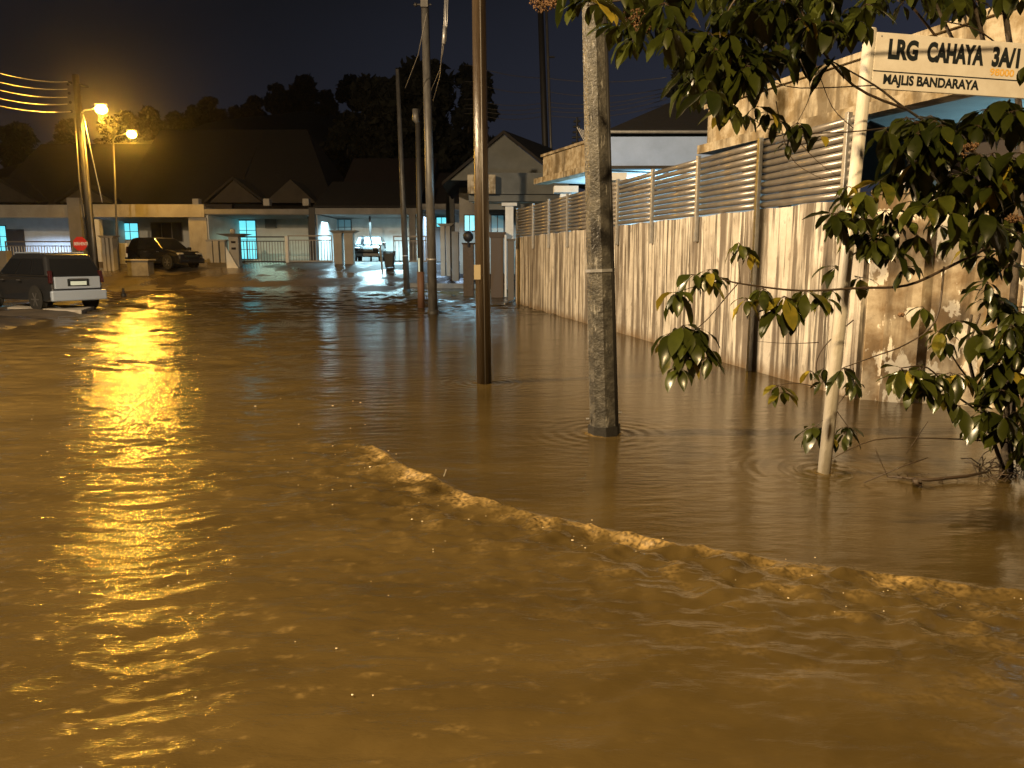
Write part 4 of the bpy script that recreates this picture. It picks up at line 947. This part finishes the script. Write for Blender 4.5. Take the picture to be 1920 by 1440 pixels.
# ================================================================== BACKGROUND TREES
def leaf_mesh(name, centers, radii, count, size, seed=1, hollow=.35):
    r = np.random.RandomState(seed); P = []; T = []
    wts = np.array([a[0]*a[1]*a[2] for a in radii])**.7; wts = wts/wts.sum()
    ks = r.choice(len(centers), count, p=wts)
    C = np.array(centers)[ks]; R = np.array(radii)[ks]
    d = r.normal(size=(count, 3)); d /= np.linalg.norm(d, axis=1)[:, None]
    rad = hollow+(1-hollow)*r.rand(count)**.5; rad *= 1+.13*r.normal(size=count)
    P = C+d*R*rad[:, None]
    # clumping: pull leaves towards random sub-centres
    sub = P[r.choice(count, max(8, count//22))]; idx = r.choice(len(sub), count)
    j = np.argmin(((P[:, None, :]-sub[None, ::max(1, len(sub)//160)])**2).sum(2), 1); sb = sub[::max(1, len(sub)//160)][j]
    P = P+(sb-P)*.35
    a = r.normal(size=(count, 3)); a /= np.linalg.norm(a, axis=1)[:, None]; b = np.cross(a, r.normal(size=(count, 3))); b /= np.linalg.norm(b, axis=1)[:, None]
    s = size*(.5+r.rand(count))[:, None]
    V = np.stack([P-a*s, P+b*s*.5, P+a*s, P-b*s*.5], 1).reshape(-1, 3).astype(np.float32)
    me = bpy.data.meshes.new(name); me.vertices.add(len(V)); me.vertices.foreach_set('co', V.ravel()); n = count
    me.loops.add(4*n); me.loops.foreach_set('vertex_index', np.arange(4*n, dtype=np.int32)); me.polygons.add(n)
    me.polygons.foreach_set('loop_start', np.arange(0, 4*n, 4, dtype=np.int32)); me.update()
    at_ = me.attributes.new('tint', 'FLOAT', 'POINT'); at_.data.foreach_set('value', np.repeat(r.rand(n)*.9, 4).astype(np.float32))
    me.materials.append(M['far_leaf']); return me
def far_tree(base, height, width, label, seed, count=6000, leaf=.38, cat='tree', group=None, blobs=9, low=.18):
    r = random.Random(seed); e = empty('tree', base, label, cat, group); b = Vector((0, 0, 0))
    cs = []; rs = []
    for k in range(blobs):
        f = k/(blobs-1); h = height*(low+.12+(.80-low)*f); wdt = width*.5*(math.sin(math.pi*(.18+.72*f))**.6)
        an = r.random()*6.28; q = wdt*.55*r.random()**.5
        cs.append((math.cos(an)*q, math.sin(an)*q, h)); s = width*r.uniform(.16, .27); rs.append((s*1.15, s*1.15, s*.8))
    for k in range(blobs):
        an = 6.28*k/blobs+r.random(); h = height*(low+.1+.6*r.random()); q = width*.36
        cs.append((math.cos(an)*q, math.sin(an)*q, h)); s = width*r.uniform(.10, .18); rs.append((s, s, s*.8))
    me = leaf_mesh('crown', cs, rs, count, leaf, seed); o = bpy.data.objects.new('crown', me); COL.objects.link(o); o.parent = e
    MB().tube([b-Vector((0, 0, 1)), Vector((0, 0, height*.45)), Vector((.2, 0, height*.8))], [width*.035, width*.025, .05], 8).build('trunk', M['bark'], e, local=True)
    for k in range(4):
        c = cs[r.randrange(len(cs))]; MB().tube([Vector((0, 0, height*.35)), Vector(c)*.6+Vector((0, 0, height*.15)), Vector(c)], [width*.015, width*.01, .03], 6).build('limb', M['bark'], e, local=True)
    return e
def tree_px(px, ptop, Y, wpx, label, seed, count, leaf, zbase=1.0, group=None, blobs=9, low=.18):
    x = X(px, Y); zt = Z(ptop, Y); w = wpx*Y/1461.0
    return far_tree((x, Y, zbase), zt-zbase, w, label, seed, count, leaf, group=group, blobs=blobs, low=low)
tree_px(795, 98, 68, 190, 'biggest dark tree, its domed crown rising behind the bare grey poles', 3, 15000, .42, blobs=14, low=.1)
tree_px(878, 118, 70, 120, 'right shoulder of the big trees, half hidden by the slim brown pole', 5, 8000, .4, blobs=12, low=.1)
tree_px(718, 142, 72, 125, 'dark tree filling in left of the biggest crown', 8, 8000, .4, blobs=11, low=.1)
tree_px(655, 205, 76, 90, 'low rounded dark tree at the left foot of the big trees', 9, 4500, .4, blobs=9, low=.1)
tree_px(910, 215, 62, 60, 'small leafy tree spilling out right of the brown pole over the gable roof', 12, 3500, .3, blobs=8, low=.1)
tree_px(1265, 95, 30, 60, 'thin dry tree with brown tufts showing against the sky above the bungalow roof', 14, 900, .16, blobs=8, low=.45)
tree_px(1215, 232, 40, 40, 'small round bush top peeping over the dark bungalow roof', 16, 900, .2, blobs=6, low=.1)
spots = [(255,216,60),(300,206,55),(345,212,50),(412,190,50),(455,203,40),(490,182,45),(535,165,50),(586,150,62),(625,172,45),(380,206,45),(225,222,50),(560,172,50),(670,150,60),(150,230,70),(60,236,80),(-30,240,80),(960,262,50),(1130,300,60)]
ords = ['first','second','third','fourth','fifth','sixth','seventh','eighth','ninth']
protos = []
lab = ['low tree crown on the ridge just above the right hand lamp glow','flat topped ridge tree right of the lamp glow','dim ridge tree between the lamp glow and the middle hump','small knob shaped tree crown standing proud of the ridge','low tree in the dip right of the knob shaped crown','rounded ridge tree on the rising middle of the hill','ridge tree halfway up to the summit of the hill','tallest ridge tree at the summit of the dark hill','ridge tree sloping down right of the summit','shallow ridge crown left of the knob shaped tree','ridge tree directly behind the lamp glow','broad ridge crown just left of the summit tree','ridge crown joining the hill to the biggest tree','dark hilltop tree above the sagging cables, right of the black pole','dark hilltop tree behind the sagging cables','hilltop tree at the left edge behind the sagging cables','low distant tree between the gable roof and brown pole','distant tree hidden low behind the thick concrete pole']
for i, (px, py, w) in enumerate(spots):
    Yt = 140+(i*7 % 13); x = X(px, Yt); zt = Z(py, Yt); zb = float(hill_z(np.array([x]), np.array([Yt]))[0])
    h = max(5.0, zt-zb); wd = w*Yt/1461
    if i < 3: 
        protos.append(far_tree((x, Yt, zt-h), h, wd, lab[i], 30+i, 2600, .5, group='trees along the hill ridge', blobs=8, low=.05)); protos[-1]['wd'] = wd; protos[-1]['ht'] = h
    else:
        p = protos[i % 3]; o = p.copy(); COL.objects.link(o); o.location = (x, Yt, zt-h); o['label'] = lab[i]; o.rotation_euler.z = i*1.3
        sxy = wd/p['wd']; o.scale = (sxy, sxy, h/p['ht'])
        for ch in list(p.children):
            c = ch.copy(); COL.objects.link(c); c.parent = o
for p in COL.objects:
    for k in ('wd', 'ht'):
        if k in p: del p[k]

# ================================================================== FOREGROUND LEAFY TREE
LV, LF, LT_ = [], [], []
def leaf(base, d, nrm, L, wd, tint, droop=.5, fold=.25):
    """one leaf: 6 stations x 3 verts, folded along the midrib and drooping"""
    d = Vector(d).normalized(); nrm = Vector(nrm); s = d.cross(nrm).normalized(); p = Vector(base); n = 7; b = len(LV)
    prof = [.04, .55, .88, 1.0, .86, .50, .0]
    for i in range(n):
        up_ = s.cross(d).normalized(); w = wd*.5*prof[i]
        rip = .12*w*math.sin(i*2.1+tint*9)
        LV.append(p+s*w+up_*(w*fold+rip)); LV.append(p.copy()); LV.append(p-s*w+up_*(w*fold-rip)); LT_.extend([tint]*3)
        d = (d+Vector((0, 0, -1))*droop/n).normalized(); p = p+d*(L/(n-1))
    for i in range(n-1):
        for k in range(2): a = b+i*3+k; LF.append((a, a+1, a+4, a+3))
rl = random.Random(5)
TW = MB()
def cluster(c, size=.17, n=7, tint=None, down=.55, dirn=None):
    c = Vector(c); tb = rl.random() if tint is None else tint; off = rl.random()*6.28
    for k in range(n):
        an = off+k*2.4+rl.uniform(-.3, .3); v = Vector((math.cos(an), math.sin(an), rl.uniform(-1.1, .35)-down*.4))
        if dirn is not None: v += Vector(dirn)*.9
        L = size*rl.choice((.62, .85, 1.0, 1.1, 1.3))*rl.uniform(.88, 1.12); v.normalize()
        st = c+v*size*.16
        TW.tube([c, st], .0022, 4, cap=False)
        t = min(1, max(0, tb*.6+rl.uniform(-.15, .28)))
        if rl.random() < .03: t = .9
        leaf(st, v, Vector((rl.uniform(-.4, .4), rl.uniform(-.4, .4), 1)), L, L*rl.uniform(.36, .47), t, droop=rl.uniform(.4, 2.4), fold=rl.uniform(.12, .45))
fe = empty('leafy_shrub', on(1888, 880), 'broad leaved shrub overhanging the water on the right, around the street name sign', 'shrub')
def branch(pts, r0, r1, name='branch', cl=0, size=.16, tint=None, tip=True):
    P = [at(*p) for p in pts]
    # smooth
    Q = []
    for i in range(len(P)-1):
        for k in range(4):
            t = k/4; p0 = P[max(i-1, 0)]; p1 = P[i]; p2 = P[i+1]; p3 = P[min(i+2, len(P)-1)]
            Q.append(.5*((2*p1)+(p2-p0)*t+(2*p0-5*p1+4*p2-p3)*t*t+(3*p1-p0-3*p2+p3)*t**3))
    Q.append(P[-1]); m = len(Q); rr = [r0+(r1-r0)*i/(m-1) for i in range(m)]
    MB().tube(Q, rr, 7).build(name, M['twig'] if r0 < .012 else M['bark'], fe, smooth=True)
    if cl:
        for k in range(cl):
            q = Q[int(m*(.45+.5*k/max(cl, 1)))]; cluster(q+Vector((rl.uniform(-.05, .05), rl.uniform(-.08, .08), rl.uniform(-.05, .04))), size, rl.randint(4, 6), tint)
    if tip: cluster(Q[-1], size, rl.randint(6, 8), tint)
    return Q
# main stems from the waterline
branch([(1888,900,5.6),(1885,760,5.7),(1900,560,5.9),(1920,300,6.15),(1890,60,6.3),(1870,-80,6.3)], .035, .018, 'trunk')
branch([(1890,905,5.6),(1905,700,5.8),(1960,400,5.9),(1990,100,5.8)], .030, .015, 'trunk')
branch([(1885,890,5.6),(1840,760,5.4),(1815,660,5.3),(1822,590,5.25)], .016, .009, 'branch', tip=False)
branch([(1815,650,5.3),(1838,588,5.3)], .010, .006, tip=False)
branch([(1850,780,5.4),(1790,740,5.2),(1740,690,5.1),(1690,690,5.0)], .008, .004, cl=2, tint=.7)
branch([(1840,740,5.4),(1800,690,5.3),(1770,640,5.2)], .008, .004, cl=1)
# long left reaching branches
branch([(1920,430,5.2),(1780,500,5.1),(1700,535,5.0),(1610,540,4.9),(1500,545,4.9),(1390,532,4.8),(1350,522,4.8),(1325,515,4.8)], .011, .003, cl=0)
branch([(1770,500,5.1),(1755,600,5.0),(1700,645,5.0),(1640,668,4.95),(1580,690,4.9)], .007, .003, cl=0)
branch([(1385,530,4.8),(1355,565,4.8),(1325,600,4.8),(1295,625,4.8)], .004, .003)
branch([(1388,532,4.8),(1385,490,4.82),(1388,462,4.82)], .004, .002, size=.11)
branch([(1350,522,4.8),(1310,535,4.8),(1268,548,4.8)], .003, .002, size=.13)
branch([(1600,600,5.9),(1545,650,5.95),(1530,690,5.95),(1545,715,5.95)], .005, .003, size=.11)
branch([(1535,642,4.9),(1480,644,4.9),(1420,640,4.9)], .003, .001, tip=False)
branch([(1600,690,5.9),(1605,720,5.95)], .004, .002, size=.11)
branch([(1600,720,5.95),(1565,765,6.0),(1530,800,6.0)], .005, .002, size=.15)
branch([(1565,765,6.0),(1590,800,6.0)], .004, .002, size=.13)
branch([(1530,725,4.9),(1490,718,4.9),(1460,722,4.9)], .004, .002, size=.12, tint=.8)
# twigs between canopy and screen
branch([(1900,330,5.9),(1800,270,5.6),(1700,205,5.3),(1640,160,5.2),(1560,115,4.9)], .012, .004)
branch([(1700,205,5.3),(1600,160,5.1),(1520,60,4.9),(1480,-60,4.9)], .009, .006, tip=False)
branch([(1720,230,5.5),(1620,245,5.1),(1520,250,4.9),(1455,248,4.9),(1400,215,4.9)], .005, .002, size=.1)
branch([(1640,160,4.9),(1500,165,4.9),(1440,150,4.9)], .004, .002, tip=False)
branch([(1600,240,4.9),(1560,200,4.9),(1530,120,4.9)], .003, .002, tip=False)
branch([(1500,110,4.9),(1520,170,4.9),(1495,230,4.9)], .003, .002, size=.11)
branch([(1455,190,4.9),(1480,290,4.9),(1530,330,4.9),(1580,345,4.9)], .003, .001, tip=False)
branch([(1480,245,4.9),(1530,300,4.9),(1570,330,4.9)], .003, .001, tip=False)
branch([(1850,120,6.25),(1830,20,6.2),(1780,-80,6.1)], .018, .012, tip=False)
branch([(1810,120,6.2),(1760,20,6.2),(1720,-80,6.1)], .014, .010, tip=False)
branch([(1760,75,6.2),(1700,0,6.1),(1650,-60,6.0)], .010, .007, tip=False)
branch([(1920,130,6.2),(1840,60,6.2),(1770,40,6.1)], .007, .004, tip=False)
branch([(1920,-60,5.0),(1600,-60,4.8),(1300,-20,4.7),(1100,10,4.6)], .012, .005, tip=False)
branch([(1400,-30,4.7),(1350,60,4.7),(1370,200,4.7)], .006, .003)
branch([(1250,-20,4.7),(1230,30,4.7),(1190,70,4.7)], .005, .003)
# horizontal debris branches low over the water
branch([(1900,830,5.4),(1760,822,5.3),(1640,825,5.2),(1560,860,5.1)], .006, .003, tip=False)
branch([(1700,850,5.2),(1740,790,5.3)], .003, .002, tip=False)
branch([(1640,840,5.1),(1665,895,5.1)], .003, .002, tip=False)
# listed clusters: px, py, depth, size, n, tint
CL = [(1385,455,4.82,.12,6,None),(1410,470,4.85,.10,4,None),(1300,515,4.8,.15,7,.5),(1330,505,4.8,.13,6,None),(1272,548,4.78,.16,6,.6),(1350,520,4.82,.11,5,None),
 (1280,610,4.8,.17,8,.4),(1300,640,4.78,.17,8,.5),(1262,650,4.8,.15,6,.75),(1320,655,4.82,.15,7,.3),(1290,670,4.8,.13,5,.4),(1255,625,4.8,.17,7,.3),(1310,615,4.82,.17,7,.3),(1275,690,4.8,.14,6,.6),(1335,665,4.82,.14,5,.2),(1480,570,4.85,.16,7,.3),
 (1430,540,4.85,.15,7,.4),(1470,555,4.85,.16,8,None),(1510,545,4.85,.16,8,None),(1450,580,4.83,.14,6,.5),(1545,560,4.85,.14,6,None),(1495,585,4.85,.14,6,.3),(1400,560,4.83,.13,5,None),
 (1568,500,5.95,.17,7,.4),(1612,520,5.95,.17,7,None),(1560,545,5.0,.13,5,.6),(1610,455,5.95,.15,6,None),
 (1565,400,4.85,.14,7,.2),(1590,420,5.95,.15,6,.3),(1620,360,4.8,.15,7,.85),(1650,340,4.8,.15,6,.8),(1590,350,4.85,.12,5,.8),(1735,385,4.7,.16,6,.9),(1760,370,4.7,.14,5,.8),
 (1640,440,4.9,.15,7,None),(1680,470,4.9,.16,7,.1),(1700,500,4.9,.14,5,.1),(1720,440,4.9,.16,7,None),(1660,395,4.9,.15,7,None),
 (1530,800,6.0,.18,6,.3),(1585,810,6.0,.18,6,.4),(1560,822,6.0,.13,4,.4),(1465,735,4.9,.13,5,.75),(1545,690,5.95,.11,4,.2),(1602,715,5.95,.11,4,.2),(1520,695,4.9,.08,4,.2),
 (1700,695,5,.16,7,.6),(1720,710,5,.15,7,.5),(1760,700,5.1,.17,7,.5),(1800,700,5.1,.17,7,.6),(1740,730,5,.14,6,.5),(1690,700,5,.12,5,.75),(1800,760,5.2,.16,6,.5),(1850,770,5.2,.17,7,.5),(1830,800,5.3,.13,5,.7),
 (1790,600,5.1,.16,7,.5),(1760,620,5.1,.15,6,.7),(1840,620,5.1,.18,7,.4),(1870,680,5.1,.18,8,.5),(1910,720,5.2,.17,8,.4),(1900,640,5.2,.17,8,.5),(1880,800,5.3,.15,6,.5),(1915,850,5.3,.13,6,.8),(1730,575,5.1,.13,5,.5),
 (1440,210,4.85,.11,6,.2),(1460,225,4.85,.12,6,.2),(1500,235,4.85,.12,5,.2),(1540,255,4.85,.12,5,.2),(1475,270,4.85,.08,4,.2),(1365,190,4.8,.17,6,.3),(1415,200,4.8,.15,4,.3)]
for (px, py, Yc, s_, n, t) in CL: cluster(at(px, py, Yc), s_, n, t)
for q_ in [(1845,205,4.9,.15,6,.3),(1875,190,4.9,.16,6,.3),(1905,215,4.9,.15,5,.2),(1835,235,4.9,.14,5,.3),(1925,120,4.9,.13,3,.1)]: cluster(at(*q_[:3]), *q_[3:])
def fill(poly, n, Y0, Y1, size, tlo=0, thi=.6):
    xs_ = [p[0] for p in poly]; ys_ = [p[1] for p in poly]; c = 0; tries = 0
    while c < n and tries < n*40:
        tries += 1; x = rl.uniform(min(xs_), max(xs_)); y = rl.uniform(min(ys_), max(ys_)); ins = False; j = len(poly)-1
        for i in range(len(poly)):
            if (poly[i][1] > y) != (poly[j][1] > y) and x < (poly[j][0]-poly[i][0])*(y-poly[i][1])/(poly[j][1]-poly[i][1])+poly[i][0]: ins = not ins
            j = i
        if ins: cluster(at(x, y, rl.uniform(Y0, Y1)), size*rl.uniform(.8, 1.15), rl.randint(5, 8), rl.uniform(tlo, thi)); c += 1
fill([(1060,-60),(1100,30),(1180,50),(1250,60),(1290,170),(1340,175),(1400,150),(1460,110),(1560,70),(1620,40),(1640,-60)], 78, 4.4, 5.4, .17, 0, .45)
fill([(1260,60),(1300,150),(1400,170),(1440,110),(1400,60)], 34, 4.5, 5.3, .17, 0, .4)
fill([(1640,-60),(1620,30),(1700,5),(1940,10),(1940,-60)], 22, 5.8, 6.5, .17, 0, .4)
fill([(1660,235),(1700,215),(1780,215),(1790,290),(1700,300),(1640,250)], 20, 4.7, 5.2, .16, 0, .25)
fill([(1850,195),(1940,160),(1940,480),(1830,470),(1790,330),(1810,270)], 38, 4.7, 5.4, .17, 0, .5)
fill([(1660,300),(1800,300),(1860,460),(1780,450),(1700,380),(1650,340)], 20, 4.8, 5.4, .16, 0, .5)
fill([(1840,460),(1940,460),(1950,860),(1870,840),(1830,620)], 34, 4.9, 5.6, .17, .05, .6)
fill([(1580,360),(1640,370),(1720,420),(1640,470),(1560,430)], 14, 4.8, 5.1, .14, 0, .5)
me = bpy.data.meshes.new('crown'); inv = Matrix.Translation(-fe.location)
me.from_pydata([tuple(inv @ v) for v in LV], [], LF); me.update()
at_ = me.attributes.new('tint', 'FLOAT', 'POINT'); at_.data.foreach_set('value', np.array(LT_, np.float32))
for p in me.polygons: p.use_smooth = True
me.materials.append(M['leaf']); o = bpy.data.objects.new('crown', me); COL.objects.link(o); o.parent = fe
TW.build('leaf_stalks', M['twig'], fe)
# dry flower heads
for (px, py, Yc, r_) in [(1015,8,4.6,.075),(1040,5,4.6,.05),(1190,30,4.6,.08),(1205,50,4.6,.06),(1300,190,4.9,.05),(1790,285,4.75,.08),(1820,275,4.75,.05),(1900,410,4.8,.05),(1690,590,5.0,.02)]:
    a = MB(); c = at(px, py, Yc)
    for k in range(90):
        v = Vector((rl.gauss(0, 1), rl.gauss(0, 1), rl.gauss(0, 1))).normalized()*r_*rl.random()**.4; v.z *= .6
        a.ball(c+v, .0065, 5)
        if k % 4 == 0: a.tube([c, c+v], .0015, 3, cap=False)
    a.build('flower_head', M['flower'], fe)
# leaves of the clump at the foot of the shrub
dm = MB()
for k in range(60):
    p = on(rl.uniform(1830, 1935), rl.uniform(868, 905)); q = p+Vector((rl.uniform(-.16, .16), rl.uniform(-.1, .1), rl.uniform(.0, .14)))
    dm.tube([p, (p+q)/2+Vector((0, 0, .03)), q], .004, 4)
tag(dm.build('twig_debris', M['twig']), 'dark tangle of twigs caught at the foot of the shrub in the right corner', 'debris')
db = MB(); db.tube([on(1663, 893, .02), on(1740, 900, .03), on(1810, 893, .03), on(1850, 885, .05)], [.006, .013, .012, .008], 7)
db.tube([on(1715, 900, .02), on(1722, 905, .05), on(1727, 912, .01)], [.02, .03, .01], 6); db.tube([on(1620, 905, .01), on(1690, 875, .14), on(1740, 858, .2)], [.004, .005, .003], 6)
for k in range(14):
    p = on(rl.uniform(1680, 1850), rl.uniform(888, 902), .02); db.tube([p, p+Vector((rl.uniform(-.06, .06), -.02, rl.uniform(-.04, .06)))], .003, 4)
tag(db.build('floating_branch', M['twig'], smooth=True), 'bare dark broken branch floating on the water beside the white sign post', 'branch')
tw = MB(); p = on(832, 893, .02); tw.tube([p, p+Vector((.012, 0, .03)), p+Vector((.018, 0, .05))], [.004, .003, .006], 5)
tag(tw.build('twig', M['cream']), 'tiny pale twig sticking up out of the foam line', 'twig')

# ================================================================== STREET LIGHT FROM LAMPS BESIDE AND BEHIND THE PHOTOGRAPHER
point_light('side_street_lamp_light', (-11.3, 6.6, 8.0), 19500, (1.0,.735,.43), .15)
point_light('rear_street_lamp_light', (-1.0, -4.0, 7.2), 7800, (1.0,.70,.34), .2)

# ================================================================== AIR (drizzle haze)
mh = bpy.data.materials.new('haze_air'); mh.use_nodes = True; n = mh.node_tree; n.nodes.clear()
o_ = n.nodes.new('ShaderNodeOutputMaterial'); v_ = n.nodes.new('ShaderNodeVolumePrincipled')
v_.inputs['Color'].default_value = (.9,.9,.9,1); v_.inputs['Density'].default_value = .0005; v_.inputs['Anisotropy'].default_value = .955
n.links.new(v_.outputs[0], o_.inputs['Volume'])
hz = MB().box(-420, 420, -90, 520, -2, 60).build('haze', mh, local=True); tag(hz, kind='stuff'); hz['label'] = 'thin drizzle haze glowing softly around the lit street lamps'; hz['category'] = 'haze'
